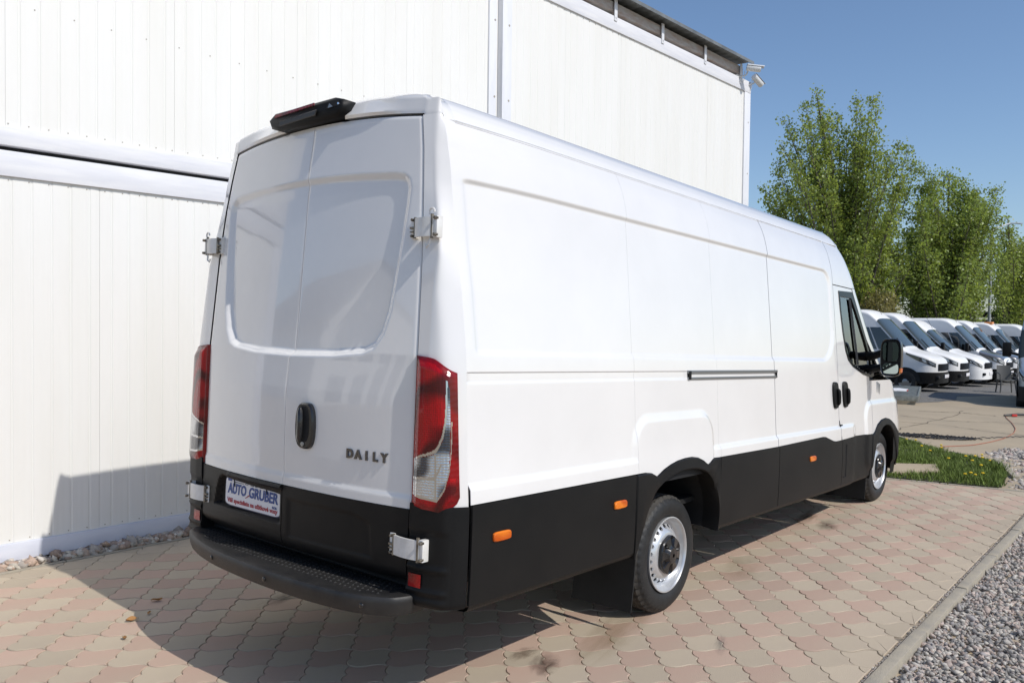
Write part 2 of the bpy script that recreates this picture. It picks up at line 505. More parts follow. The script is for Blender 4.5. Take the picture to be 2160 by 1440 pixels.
# ------------------------------------------------------------------ paving of waved blocks
KERB_Y = -2.095
PP, QQ, GAP = 0.2685, 0.1405, 0.0029
def far_line(x, y):      # <0 inside the paving
    return x - (5.43 + (-0.88 - y) * 0.183)
def half_clip(poly, fn):
    out = []; n = len(poly)
    for i in range(n):
        a, b = poly[i], poly[(i + 1) % n]; fa, fb = fn(*a), fn(*b)
        if fa <= 0: out.append(a)
        if (fa < 0) != (fb < 0) and abs(fa - fb) > 1e-12:
            t = fa / (fa - fb); out.append((a[0] + (b[0] - a[0]) * t, a[1] + (b[1] - a[1]) * t))
    return out
def paver_outline(inset):
    """diamond block with scalloped sides; opposite sides are translates, so the blocks interlock"""
    L, T, R_, B_ = [np.array(q) for q in ((-PP / 2, 0.0), (0.0, QQ), (PP / 2, 0.0), (0.0, -QQ))]
    d1 = (T - L) / np.linalg.norm(T - L); n1 = np.array([-d1[1], d1[0]])      # up-left
    d2 = (R_ - T) / np.linalg.norm(R_ - T); n2 = -np.array([-d2[1], d2[0]])   # down-left
    w1 = lambda t: .0175 * abs(math.sin(2 * math.pi * t)) ** .75 * (1.15 if t < .5 else .85)
    w2 = lambda t: .0155 * math.sin(2 * math.pi * t)
    K = 8; pts = []
    for k in range(K): t = k / K; pts.append(L + (T - L) * t + n1 * w1(t))
    for k in range(K): t = k / K; pts.append(T + (R_ - T) * t + n2 * w2(t))
    for k in range(K): t = 1 - k / K; pts.append(B_ + (R_ - B_) * t + n1 * w1(t))
    for k in range(K): t = 1 - k / K; pts.append(L + (B_ - L) * t + n2 * w2(t))
    pts = np.array(pts)
    d = np.roll(pts, -1, 0) - np.roll(pts, 1, 0)
    nr = np.stack([d[:, 1], -d[:, 0]], 1); nr /= np.linalg.norm(nr, axis=1, keepdims=True)
    return pts + nr * inset        # clockwise outline: this normal points inwards
def paver_geo(poly, top=0.0):
    n = len(poly); poly = np.asarray(poly, float)
    d = np.roll(poly, -1, 0) - np.roll(poly, 1, 0)
    nr = np.stack([d[:, 1], -d[:, 0]], 1); nr /= np.linalg.norm(nr, axis=1, keepdims=True) + 1e-9
    ins = poly + nr * 0.003
    V_ = np.concatenate([np.c_[ins, np.full(n, top)], np.c_[poly, np.full(n, top - 0.003)], np.c_[poly, np.full(n, top - 0.03)]])
    F_ = [list(range(n))]
    for r in (0, 1):
        for j in range(n):
            F_.append([r * n + j, r * n + (j + 1) % n, (r + 1) * n + (j + 1) % n, (r + 1) * n + j][::-1])
    return V_, F_
base_out = paver_outline(GAP / 2)
if True:
    a = base_out; area = 0.5 * np.sum(a[:, 0] * np.roll(a[:, 1], -1) - np.roll(a[:, 0], -1) * a[:, 1])
    assert area < 0
sb = MB()
sb.add([wall_pt(-7, 2.62, -.009), wall_pt(-7, -2.4, -.009), (5.5, KERB_Y - .03, -.009), (4.85, 2.4, -.009)], [[0, 1, 2, 3]])
paving = tag(sb.build('paving', M['sand'], smooth=0), kind='structure')
pav_me = {}
for key in ('pv_red', 'pv_grey'):
    V_, F_ = paver_geo(base_out); b_ = MB(); b_.add(V_, F_); pav_me[key] = b_.mesh('paver', M[key], smooth=30)
cands = []
for r in range(-2, 36):
    n0 = 2.19 + 2 * QQ - r * QQ
    key = 'pv_grey' if (r < 2 or r % 2 == 1) else 'pv_red'
    for c in range(-22, 32):
        s0 = -2.245 + c * PP + (PP / 2 if r % 2 else 0.0)
        w = WD * s0 + WN * n0
        full = True
        pl = [tuple((WD * (s0 + u) + WN * (n0 + v))[:2]) for u, v in base_out]
        fns = [lambda x, y: KERB_Y + 0.014 - y, far_line, lambda x, y: (x * WN[0] + y * WN[1]) - 2.592]
        mx = [max(fn(*q) for q in pl) for fn in fns]; mn = [min(fn(*q) for q in pl) for fn in fns]
        if max(mn) > -0.03: continue
        if w[0] < -6.8: continue
        cut = max(mx) > 0
        if cut:
            for fn in fns: pl = half_clip(pl, fn)
            if len(pl) < 3: continue
            pa = np.array(pl); ar = abs(0.5 * np.sum(pa[:, 0] * np.roll(pa[:, 1], -1) - np.roll(pa[:, 0], -1) * pa[:, 1]))
            if ar < 0.002: continue
            if w[1] < -1.95: key = 'pv_grey'
        rel = np.array([w[0], w[1], 0]) - np.array(CAM_POS)
        vis = 0.0
        if rel @ _f > 0.3:
            qx, qy, dep = px_of((w[0], w[1], 0))
            if -60 < qx < 2220 and 600 < qy < 1500:
                vis = PP * QQ * (CAM_POS[2] / np.linalg.norm(rel)) * (1747 / np.linalg.norm(rel)) ** 2
                if -1.0 < w[0] < 4.4 and -0.6 < w[1]: vis *= 0.02        # below or behind the van
                if w[0] > -1.75 and w[1] > 0.2: vis *= 0.02
        cands.append((vis, w, key, cut, pl))
cands.sort(key=lambda q: -q[0])
prs = np.random.default_rng(11)
rest = {'pv_red': MB(), 'pv_grey': MB()}
for i, (vis, w, key, cut, pl) in enumerate(cands):
    dz = prs.normal(0, 0.0011) - 0.001
    if i < 300 and vis > 0:
        if cut:
            pc = np.array(pl) - w[:2]
            V_, F_ = paver_geo(pc); b_ = MB(); b_.add(V_, F_); me = b_.mesh('paver', M[key], smooth=30)
            o = link('paver', me, paving); o.location = (w[0], w[1], dz)
        else:
            o = link('paver', pav_me[key], paving); o.location = (w[0], w[1], dz)
            o.rotation_euler = (prs.normal(0, .004), prs.normal(0, .004), TH + prs.normal(0, .006))
    else:
        V_, F_ = paver_geo(np.array(pl)); V_[:, 2] += dz
        rest[key].add(V_, F_)
mb = MB()
for k_, key in enumerate(('pv_red', 'pv_grey')):
    off = mb.n
    mb.v += rest[key].v
    mb.f += [[q + off for q in f_] for f_ in rest[key].f]; mb.m += [k_] * len(rest[key].f); mb.n += rest[key].n
tag(mb.build('paver_field', [M['pv_red'], M['pv_grey']], paving, smooth=30), kind='stuff')

# kerb stones: along the gravel, along the far edge, along the wall
def kerb_stone(p, q, w, top, h=0.22, side=1):
    p = np.array(p, float); q = np.array(q, float); d = (q - p)[:2]; L = np.hypot(*d); d /= L
    nrm = np.array([-d[1], d[0]]) * side
    b_ = MB()
    c = (p + q)[:2] / 2 + nrm * w / 2; z = (p[2] + q[2]) / 2
    b_.box((0, 0, 0), (L - 0.006, w, h), bev=0.008)
    V_ = b_.v[0] @ rotz(math.atan2(d[1], d[0])).T
    bb = MB(); bb.add(V_, b_.f); me = bb.mesh('kerb_stone', M['kerb'], smooth=40)
    o = link('kerb_stone', me, paving); o.location = (c[0], c[1], z + top - h / 2)
    return o
for k in range(9):
    x0 = -3.33 + k * 1.0
    kerb_stone((x0, KERB_Y - .012 - .0035 * (x0 - .6) / 3.6, 0), (x0 + 1.0, KERB_Y - .012 - .0035 * (x0 + .4) / 3.6, 0), 0.062, 0.006 + prs.normal(0, .003), side=-1)
for k in range(4):
    y0 = -2.16 + k * 1.0; f_ = lambda y: 5.43 + (-0.88 - y) * 0.183
    kerb_stone((f_(y0) + .006, y0, 0), (f_(y0 + 1) + .006, y0 + 1.0, 0), 0.055, 0.004, side=-1)
for k in range(11):
    s = -6.0 + k
    a, b_ = wall_pt(s, 2.603, 0), wall_pt(s + 1, 2.603, 0)
    kerb_stone(a, b_, 0.042, 0.004 + prs.normal(0, .002), side=1)

# ------------------------------------------------------------------ loose stones
ICO = None
def ico():
    global ICO
    if ICO is None:
        bm = bmesh.new(); bmesh.ops.create_icosphere(bm, subdivisions=1, radius=1.0)
        bm.verts.index_update()
        ICO = (np.array([v.co[:] for v in bm.verts]), np.array([[v.index for v in f.verts] for f in bm.faces])); bm.free()
    return ICO
def stones(name, pts, size, palette, flat=0.62, seed=1, parent=None, jit=0.40):
    r = np.random.default_rng(seed); V0, F0 = ico(); n = len(pts); k = len(V0)
    var = np.stack([V0 * (1 + r.uniform(-jit, jit, (k, 1))) + r.normal(0, .12, (k, 3)) for _ in range(24)])
    vi = r.integers(0, 24, n); V_ = var[vi]
    sc = size[:, None] * r.uniform(0.60, 1.15, (n, 3)); sc[:, 0] *= r.uniform(1.0, 1.6, n); sc[:, 2] *= flat
    V_ = V_ * sc[:, None, :]
    ang = r.uniform(0, 2 * math.pi, n); ax = r.normal(0, .5, n); ay = r.normal(0, .5, n)
    ca, sa = np.cos(ax), np.sin(ax)
    y, z = V_[..., 1].copy(), V_[..., 2].copy(); V_[..., 1] = y * ca[:, None] - z * sa[:, None]; V_[..., 2] = y * sa[:, None] + z * ca[:, None]
    ca, sa = np.cos(ay), np.sin(ay)
    x, z = V_[..., 0].copy(), V_[..., 2].copy(); V_[..., 0] = x * ca[:, None] + z * sa[:, None]; V_[..., 2] = -x * sa[:, None] + z * ca[:, None]
    ca, sa = np.cos(ang), np.sin(ang)
    x, y = V_[..., 0].copy(), V_[..., 1].copy(); V_[..., 0] = x * ca[:, None] - y * sa[:, None]; V_[..., 1] = x * sa[:, None] + y * ca[:, None]
    V_ += pts[:, None, :]
    F_ = (F0[None] + (np.arange(n) * k)[:, None, None]).reshape(-1, 3)
    pal = np.asarray(palette, float)
    col = pal[r.integers(0, len(pal), n)] * r.uniform(0.84, 1.16, (n, 1))
    col = np.c_[col, np.ones(n)]
    me = fast_mesh(name, V_.reshape(-1, 3), F_, M['stone'], np.repeat(col, k, 0))
    return tag(link(name, me, parent), kind='stuff')
GREY_PAL = [(0.377, 0.348, 0.307), (0.286, 0.27, 0.246), (0.459, 0.421, 0.372), (0.337, 0.309, 0.293), (0.51, 0.47, 0.409), (0.408, 0.328, 0.279), (0.224, 0.211, 0.2), (0.469, 0.387, 0.335)]
TAN_PAL = [(.52, .46, .39), (.42, .31, .24), (.60, .55, .49), (.36, .32, .28), (.48, .36, .28), (.55, .50, .42), (.30, .22, .17)]
gb = MB(); gb.add([(-4.5, KERB_Y - .06, -.055), (-4.5, -7.5, -.055), (9.6, -7.5, -.085), (9.6, -1.2, -.085), (7.8, -1.2, -.055), (5.9, -1.75, -.05), (5.72, KERB_Y - .06, -.05)], [[0, 1, 2, 3, 4, 5, 6]])
gbo = gb.build('gravel_bed', M['gravel_bed'], smooth=0)
bm = bmesh.new(); bm.from_mesh(gbo.data); bmesh.ops.triangulate(bm, faces=bm.faces); bm.to_mesh(gbo.data); bm.free()
tag(gbo, kind='structure')
r = np.random.default_rng(5)
def scatter(n, x0, x1, y0, y1, ok):
    p = np.c_[r.uniform(x0, x1, n), r.uniform(y0, y1, n)]
    return p[ok(p)]
def near_ok(p):
    q = (p - np.array(CAM_POS)[:2]); fr = q @ _f[:2]; lat = q @ _r2[:2]
    return (lat < fr * 0.72 + .5)
pn = scatter(46000, -0.9, 5.2, -4.2, KERB_Y - .072, near_ok)
pz = np.c_[pn, -.055 + np.abs(r.normal(0, .012, len(pn)))]
stones('gravel', pz, r.gamma(12, .0112 / 12, len(pz)) + .004, GREY_PAL, seed=2)
def far_ok(p):
    x, y = p[:, 0], p[:, 1]
    edge = np.interp(x, [5.2, 5.75, 6.0, 7.6, 7.95, 8.6, 9.6], [KERB_Y - .08, KERB_Y + .05, -1.80, -1.45, -1.30, -1.05, -1.15])
    return (y < edge + r.normal(0, .05, len(p)))
pf = scatter(26000, 5.2, 9.6, -3.4, -1.0, far_ok)
pz = np.c_[pf, -.06 - .012 * (pf[:, 0] - 5.2) + np.abs(r.normal(0, .014, len(pf)))]
stones('gravel', pz, r.gamma(9, .021 / 9, len(pz)) + .006, GREY_PAL + [(.45, .35, .31), (.40, .37, .35)], seed=3)
# crumbs of gravel lying in the joint beside the kerb
pj = np.c_[r.uniform(-.6, 4.6, 1500), KERB_Y + r.normal(.0, .006, 1500)]
keep = np.sin(pj[:, 0] * 2.1) + r.normal(0, .5, len(pj)) < 0.4; pj = pj[keep]
stones('joint_gravel', np.c_[pj, np.full(len(pj), -.006)], r.uniform(.003, .007, len(pj)), GREY_PAL, seed=4)
# pale pebbles between paving and container wall
sb_ = MB(); sb_.add([wall_pt(-6, 2.64, -.03), wall_pt(5, 2.64, -.03), wall_pt(5, 2.95, -.03), wall_pt(-6, 2.95, -.03)], [[0, 1, 2, 3]])
tag(sb_.build('pebble_strip', M['gravel_bed'], smooth=0), kind='structure')
sp = np.c_[r.uniform(-4.2, 1.2, 3400), r.uniform(2.655, 2.80, 3400)]
pw = sp[:, :1] * WD[None, :2] + sp[:, 1:] * WN[None, :2]
stones('pebbles', np.c_[pw, np.abs(r.normal(-.008, .014, len(pw)))], r.gamma(8, .019 / 8, len(pw)) + .006, TAN_PAL, flat=.75, seed=6)

# ------------------------------------------------------------------ grass island with slab beyond the paving
GR = [(4.86, 2.6), (5.37, -0.3), (5.56, -1.3), (5.64, -1.72), (6.6, -1.62), (7.5, -1.42), (7.98, -1.22), (8.42, -0.62), (9.9, 0.49), (12.4, 2.6)]
gm = MB(); gm.add([(x, y, gz(x) + 0.012) for x, y in GR], [list(range(len(GR)))])
lawn = gm.build('lawn', M['soil'], smooth=0)
bm = bmesh.new(); bm.from_mesh(lawn.data); bmesh.ops.triangulate(bm, faces=bm.faces); bm.to_mesh(lawn.data); bm.free()
tag(lawn, kind='structure')
def inpoly(p, poly):
    x, y = p[:, 0], p[:, 1]; ins = np.zeros(len(p), bool); n = len(poly)
    for i in range(n):
        (xa, ya), (xb, yb) = poly[i], poly[(i + 1) % n]
        c = ((ya > y) != (yb > y)); xi = (xb - xa) * (y - ya) / (yb - ya + 1e-12) + xa
        ins ^= c & (x < xi)
    return ins
SLAB = [(5.62, 0.6), (5.66, -0.62), (6.18, -1.02), (6.80, -0.84), (6.45, -0.42), (6.5, 0.6)]
p = np.c_[r.uniform(5.4, 12.4, 90000), r.uniform(-1.8, 2.6, 90000)]
p = p[inpoly(p, GR) & ~inpoly(p, [(x, y) for x, y in SLAB])]
p = p[p[:, 1] < 1.4]; p = p[far_line(p[:, 0], p[:, 1]) > .05]
spill = r.random(len(p)) < .22; p[spill] += r.normal(0, .07, (int(spill.sum()), 2))
thin = np.sin(p[:, 0] * 3.1 + 1.0) * np.sin(p[:, 1] * 4.3) + r.normal(0, .5, len(p)) > -1.05; p = p[thin]
nb = len(p)
hgt = r.uniform(.022, .06, nb) * (1 + 0.9 * (np.sin(p[:, 0] * 5.1) * np.sin(p[:, 1] * 6.3 + 1) > .25)) * np.where(p[:, 0] < 7.3, 1.25, .75)
th = r.uniform(0, 6.283, nb); lean = r.normal(0, .45, (nb, 2)) * hgt[:, None]
w = r.uniform(.0035, .007, nb)
zb = np.array([gz(x) for x in p[:, 0]]) + .01
dx, dy = np.cos(th) * w, np.sin(th) * w
A = np.c_[p[:, 0] - dx, p[:, 1] - dy, zb]; B_ = np.c_[p[:, 0] + dx, p[:, 1] + dy, zb]
Cc = np.c_[p[:, 0] + lean[:, 0], p[:, 1] + lean[:, 1], zb + hgt]
V_ = np.stack([A, B_, Cc], 1).reshape(-1, 3)
me = fast_mesh('grass', V_, np.arange(len(V_)).reshape(-1, 3), M['grass'])
tag(link('grass', me), kind='stuff')
# dandelion heads
dl = MB()
dpts = [(5.75, -1.35), (5.80, -1.44), (5.78, -1.40), (5.86, -1.50), (7.7, -.55), (8.1, -.35), (8.0, -.62), (8.3, -.55), (7.6, -1.1), (7.5, -1.2), (7.3, -1.05), (7.75, -1.15), (7.1, -.9), (6.9, -1.2), (8.8, -.1), (9.1, .1), (7.4, -1.3), (5.62, -.45), (6.6, -1.35)]
for x, y in dpts:
    h = r.uniform(.05, .10); z = gz(x) + .01
    dl.tube([(x, y, z), (x + .01, y, z + h)], .0025, 4)
    dl.lathe([(.001, -.006), (.016, 0), (.019, .006), (.012, .012), (.001, .014)], 8, (x + .01, y, z + h), 'z', mi=1)
tag(dl.build('dandelions', [M['grass'], M['dandelion']], smooth=30), kind='stuff')
sl = MB(); zs = lambda x: gz(x) + .030
pl = [(x, y) for x, y in SLAB]
sl.prism(pl, -0.06, 0.035, lambda u, v, a: (u, v, gz(u) + a), bev=.008)
tag(sl.build('concrete_slab', M['concrete'], smooth=30), 'flat concrete slab set into the grass beside the front wheel', 'slab')
ke = MB()
def edging(a, b_, w=.05, top=.02):
    a = np.array(a); b_ = np.array(b_); d = b_ - a; L = np.hypot(*d); ang = math.atan2(d[1], d[0]); c = (a + b_) / 2
    ke.box((c[0], c[1], gz(c[0]) + top - .06), (L - .006, w, .12), rotz(ang), bev=.006)
edging((8.44, -0.65), (9.9, .46)); edging((7.98, -1.25), (8.42, -.65)); edging((9.9, .46), (12.4, 2.58))
edging((6.65, -1.70), (7.98, -1.27), .07, .03)
tag(ke.build('lawn_edging', M['kerb'], smooth=40), 'thin concrete edging strip round the grass patch', 'edging')
# cracks in the concrete
ck = MB()
def crack(pts, w=.012, seed=0):
    rr = np.random.default_rng(seed); pts = np.array(pts, float)
    t = np.linspace(0, 1, 26); u = np.linspace(0, 1, len(pts))
    x = np.interp(t, u, pts[:, 0]) + rr.normal(0, .02, 26); y = np.interp(t, u, pts[:, 1]) + rr.normal(0, .035, 26)
    ww = w * .55 * rr.uniform(.3, 1.4, 26)
    for i in range(25):
        d = np.array([x[i + 1] - x[i], y[i + 1] - y[i]]); d /= np.hypot(*d) + 1e-9; n = np.array([-d[1], d[0]])
        q = [(x[i] - n[0] * ww[i], y[i] - n[1] * ww[i]), (x[i + 1] - n[0] * ww[i + 1], y[i + 1] - n[1] * ww[i + 1]), (x[i + 1] + n[0] * ww[i + 1], y[i + 1] + n[1] * ww[i + 1]), (x[i] + n[0] * ww[i], y[i] + n[1] * ww[i])]
        ck.add([(a, b_, gz(a) + .004) for a, b_ in q], [[0, 1, 2, 3]])
crack([(10.6, .9), (11.28, .75), (13.5, .78), (15.68, .75), (17.14, .95)], .016, 1)
crack([(12.81, 1.3), (12.81, .36), (12.2, -.5), (12.0, -1.4)], .02, 2)
crack([(14.3, 1.5), (13.9, .5), (14.6, -.4), (14.4, -1.2)], .02, 3)
crack([(16.0, 1.6), (16.4, .8), (16.2, .1)], .03, 4)
crack([(11.2, 1.8), (12.0, 1.3), (12.9, 1.35)], .014, 5)
tag(ck.build('yard_cracks', M['crack'], smooth=0), kind='stuff')

# ------------------------------------------------------------------ stacked site containers
def container(label, s0, s1, z0, seams, rails, posts, depth=2.44, front_only=False, rib=0.1245, rivrow=None, group='stacked white site containers'):
    """rails: (bottom rail z0,z1, top rail z0,z1); posts: (left width, right width)"""
    root = tag(empty('site_container', tuple(wall_pt(s0, YW, z0)), TH), label, 'container', group)
    L = s1 - s0; b0, b1, t0, t1 = [q - z0 for q in rails]
    fn = lambda u, v, a: (u, a, v)
    m = MB(); m.box((L / 2, .055, (b0 + b1) / 2), (L, .15, b1 - b0), bev=.006); m.build('bottom_rail', M['sill_rail'] if z0 < 1 else M['railp'], root)
    m = MB(); m.box((L / 2, .052, (t0 + t1) / 2), (L, .156, t1 - t0), bev=.006); m.build('top_rail', M['railp'], root)
    for u0, u1 in ((0, posts[0]), (L - posts[1], L)):
        m = MB(); m.box(((u0 + u1) / 2, .058, (b1 + t0) / 2), (u1 - u0, .16, t0 - b1 - .002), bev=.006); m.build('corner_post', M['post'], root)
    # profiled wall sheets, each with its own ribs
    ed = [posts[0]] + [q - s0 for q in seams] + [L - posts[1]]
    for i in range(len(ed) - 1):
        a, b_ = ed[i] + .0007, ed[i + 1] - .0007
        us = [a]; ds = [0.004]
        k0 = math.ceil((a - ed[0]) / rib)
        u = a
        for k in range(0, 14):
            c = a + .02 + rib * (k + .5)
            if c + .03 > b_: break
            for du, dd in ((-.052, 0), (-.044, .0008), (-.036, 0), (-.010, 0), (-.004, .0036), (.004, .0036), (.010, 0), (.036, 0), (.044, .0008), (.052, 0)):
                us.append(c + du); ds.append(dd)
        us.append(b_); ds.append(.004)
        o_ = np.argsort(us); us = np.array(us)[o_]; ds = np.array(ds)[o_]
        zz = [b1 + .001, (b1 * 2 + t0) / 3, (b1 + 2 * t0) / 3, t0 - .001]
        P = np.zeros((len(us) + 2, len(zz), 3))
        U = np.concatenate([[us[0]], us, [us[-1]]]); D = np.concatenate([[.014], ds, [.014]])
        for j, z in enumerate(zz):
            P[:, j] = np.c_[U, D - .004, np.full(len(U), z)]
        m = MB(); m.grid(P, flip=False); m.build('wall_panel', M['panel'], root, smooth=20)
    # body behind the sheets
    m = MB()
    m.box((L / 2, depth / 2 + .03, (b0 + t1) / 2), (L - .02, depth - .06, t1 - b0 - .02)); m.build('container_shell', M['panel'], root, smooth=0)
    # screw heads
    m = MB()
    rows = [(b1 + .022, rib)] + [(t0 - .022, rib)]
    for z, st in rows:
        for k in range(int((ed[-1] - ed[0]) / st)):
            m.box((ed[0] + st * (k + .5), -.005, z), (.007, .005, .007))
    if rivrow:
        for k in range(int((ed[-1] - ed[0]) / .253)):
            m.box((ed[0] + .08 + .253 * k, -.005, rivrow - z0), (.008, .005, .008), bev=.001)
    for u0 in (posts[0] / 2, L - posts[1] / 2):
        for k in range(3):
            m.lathe([(.001, -.026), (.012, -.025), (.014, -.02)], 8, (u0 + .03, 0, b1 + .35 + k * .82), 'y')
    tag(m.build('screw_heads', M['screw'], root, smooth=0), kind='stuff')
    return root
container('white lower container on the paving, in the shadow of the van', -3.65, 2.405, 0.035, [-2.87, -1.72, -.57, .58, 1.73], (0.035, .155, 2.615, 2.785), (.16, .115))
container('white lower container hidden behind the side of the van', 2.50, 8.40, 0.035, [3.6, 4.75, 5.9, 7.05], (0.035, .155, 2.615, 2.785), (.15, .20))
container('white upper container with the screw row, left of the paired posts', -3.65, 2.405, 2.82, [-2.323, -1.167, -.08, 1.153], (2.82, 2.945, 5.41, 5.59), (.16, .115), rivrow=3.76)
container('white upper container under the rusty roof edge, right of the paired posts', 2.50, 8.40, 2.82, [3.624, 4.78, 5.927, 7.04], (2.82, 2.945, 5.41, 5.59), (.15, .20))
# joint cover strip between the upper containers and dark sheet painting the shade between storeys
m = MB(); q = wall_pt(0, YW + .07, 0)
R_ = rotz(TH)
c = wall_pt(2.452, YW + .075, 4.2); m.box(c, (.09, .05, 2.72), R_)
tag(m.build('joint_strip', M['panel'], smooth=0), 'narrow pale strip closing the gap between the upper containers', 'cover strip')
m = MB(); c = wall_pt(2.37, YW + 1.1, 2.8025); m.box(c, (12.0, 2.1, .034), R_)
tag(m.build('storey_gap_shade', M['gap'], smooth=0), 'dark spacer in the gap between lower and upper containers', 'shading')

# roof over the upper storey
rf = tag(empty('roof', tuple(wall_pt(-3.9, YW, 5.60)), TH), 'grey sheet roof with rusty edge beam above the containers', 'roof')
Lr = 12.1
m = MB()
us = np.arange(0, Lr, .045); P = np.zeros((len(us), 2, 3)); Pt = P.copy()
for j, v in enumerate((-.16, 2.9)):
    z = .235 + .004 * np.sin(us * 2 * math.pi / .18) * 2 + (.10 * j)
    P[:, j] = np.c_[us, np.full(len(us), v), z]; Pt[:, j] = np.c_[us, np.full(len(us), v), z + .006]
m.grid(P); m.grid(Pt, flip=True); m.build('roof_sheet', M['roofsheet'], rf, smooth=30)
m = MB(); m.box((Lr / 2, -.165, .222), (Lr, .012, .045)); m.build('drip_edge', M['roofsheet'], rf, smooth=0)
m = MB(); m.box((Lr / 2, .04, .115), (Lr - .1, .09, .125), bev=.006); m.build('edge_beam', M['rusty'], rf)
m = MB(); m.box((Lr / 2, .5, .015), (Lr - .2, .8, .02)); m.build('eaves_gap_shade', M['gap'], rf, smooth=0)  # dark sheet stands in for the shade in the gap below the beam
for s in (-2.4, -1.25, 0.0, 1.2, 2.3, 3.45, 4.60, 5.72, 6.90, 8.04):
    m = MB(); m.box((s + 3.9, -.032, .065), (.062, .012, .27), bev=.003); m.box((s + 3.9, -.042, -.03), (.018, .01, .018), bev=.003); m.build('strap', M['post'], rf)
# two cameras at the corner
def cctv(label, s, n, z, yaw, pitch, L):
    root = tag(empty('security_camera', tuple(wall_pt(s, n, z)), TH), label, 'camera', 'security cameras on the roof corner')
    R_ = rotz(yaw) @ np.array([[math.cos(pitch), 0, math.sin(pitch)], [0, 1, 0], [-math.sin(pitch), 0, math.cos(pitch)]])
    def tr(m):
        m.v = [v @ R_.T for v in m.v]; return m
    m = MB(); m.lathe([(.001, 0), (.047, .001), (.050, .01), (.050, L - .01), (.046, L), (.040, L), (.038, L - .02), (.001, L - .02)], 20, axis='x'); tr(m).build('camera_body', M['cam_white'], root)
    m = MB(); m.lathe([(.001, L - .015), (.034, L - .014), (.035, L - .018)], 16, axis='x'); tr(m).build('lens', M['glass_dark'], root)
    m = MB(); m.lathe([(.001, L - .010), (.013, L - .0095), (.014, L - .013)], 12, axis='x'); tr(m).build('iris', M['tool_red'], root)
    m = MB(); P = np.zeros((9, 2, 3))
    for i in range(9):
        a = math.radians(30 + 15 * i)
        for j, xx in enumerate((.01, L + .05)):
            P[i, j] = (xx, .058 * math.cos(a), .058 * math.sin(a))
    m.grid(P); P2 = P * [1, 1.06, 1.06]; m.grid(P2, flip=True); tr(m).build('sun_shield', M['cam_white'], root)
    m = MB(); m.tube([(.05, 0, -.05), (.04, .02, -.10), (-.02, .07, -.13), (-.05, .12, -.13)], .012, 8); m.lathe([(.04, 0), (.04, .02), (.001, .021)], 14, (-.05, .11, -.13), 'y'); m.build('bracket', M['cam_white'], root)
    m = MB(); m.tube([(0, .03, -.05), (.03, .05, -.16), (.02, .08, -.24), (-.04, .10, -.20)], .005, 5); m.build('cable', M['cam_white'], root)
    return root
cctv('white tube camera on roof corner pointing toward the yard', 8.02, YW - .13, 5.72, math.radians(-55), math.radians(8), .22)
cctv('white tube camera on roof corner, hanging lower and tilted down', 8.34, YW - .10, 5.66, math.radians(-12), math.radians(28), .22)
# ------------------------------------------------------------------ the long white van
RAKE = 0.0358
cr, sr = math.cos(RAKE), math.sin(RAKE)
def bw(P):
    """van body frame -> world (the body sits nose-down by two degrees)"""
    P = np.asarray(P, float)
    return np.stack([P[..., 0] * cr + P[..., 2] * sr, P[..., 1], -P[..., 0] * sr + P[..., 2] * cr], -1)
class BB(MB):
    def body(self):
        self.v = [bw(v) for v in self.v]; return self
van = tag(empty('delivery_van', (0, 0, 0)), 'long high-roof white panel van with black lower cladding on the block paving', 'van')

_pz = [.2, .45, .6, .87, 1.0, 1.42, 1.7, 2.2, 2.26, 2.40, 2.49, 2.6]
_py = [1.0, 1.02, 1.025, 1.025, 1.012, .987, .962, .914, .905, .868, .82, .76]
_tz = np.linspace(.1, 2.75, 531)
_ty = np.interp(_tz, _pz, _py)
_k = np.exp(-0.5 * (np.arange(-24, 25) / 8.0) ** 2); _k /= _k.sum()
_tys = np.convolve(np.pad(_ty, 24, mode='edge'), _k, mode='valid')
def prof(z):
    return np.interp(z, _tz, _tys)
def taper(x):
    return .048 * np.clip((x - 2.4) / 1.9, 0, 1.3) ** 1.5
def sdrb(px, pz, cx, cz, hx, hz, r):
    """signed distance to a rounded box; r = scalar or (right-top, right-bottom, left-top, left-bottom)"""
    dx, dz = px - cx, pz - cz
    if np.isscalar(r): r = (r,) * 4
    rr = np.where(dx > 0, np.where(dz > 0, r[0], r[1]), np.where(dz > 0, r[2], r[3]))
    qx, qz = np.abs(dx) - hx + rr, np.abs(dz) - hz + rr
    return np.minimum(np.maximum(qx, qz), 0) + np.hypot(np.maximum(qx, 0), np.maximum(qz, 0)) - rr
def rear_taper(x, z):
    a = np.interp(z, [1.5, 1.75, 1.95, 2.2, 2.36, 2.5, 2.6], [0, .014, .036, .048, .042, .018, .018])
    return a * np.clip((-1.15 - x) / .70, 0, 1.05) ** 2
def side_w(x, z):
    w = prof(z) - taper(x) - rear_taper(x, z)
    sd = sdrb(x, z, .39, 1.862, 2.20, .378, (.15, .27, .03, .03))
    w = w - .013 * sstep(-sd / .026)
    g = sstep((z - 1.366) / .012) * (1 - sstep((z - 1.412) / .005)) * sstep((x + 1.86) / .01) * (1 - sstep((x - .02) / .01))
    w = w - .006 * g
    sill = .014 * sstep((.962 - z) / .026)
    # sill band runs along each panel and dies out at the wheel bulges
    wx = np.where(x < -.1, 1 - sstep((x + .56 - (z - .95) * -1.6) / .10), np.where(x < 3.3, sstep((x - .30) / .08), 0)) * (1 - sstep((x - 2.95) / .14))
    bul = np.maximum(.015 * sstep(-sdrb(x, z, -.125, .85, .475, .335, .17) / .045),
                     .017 * sstep(-sdrb(x, z, 3.96, .82, .62, .325, .18) / .05))
    return w + np.maximum(sill * wx, bul)

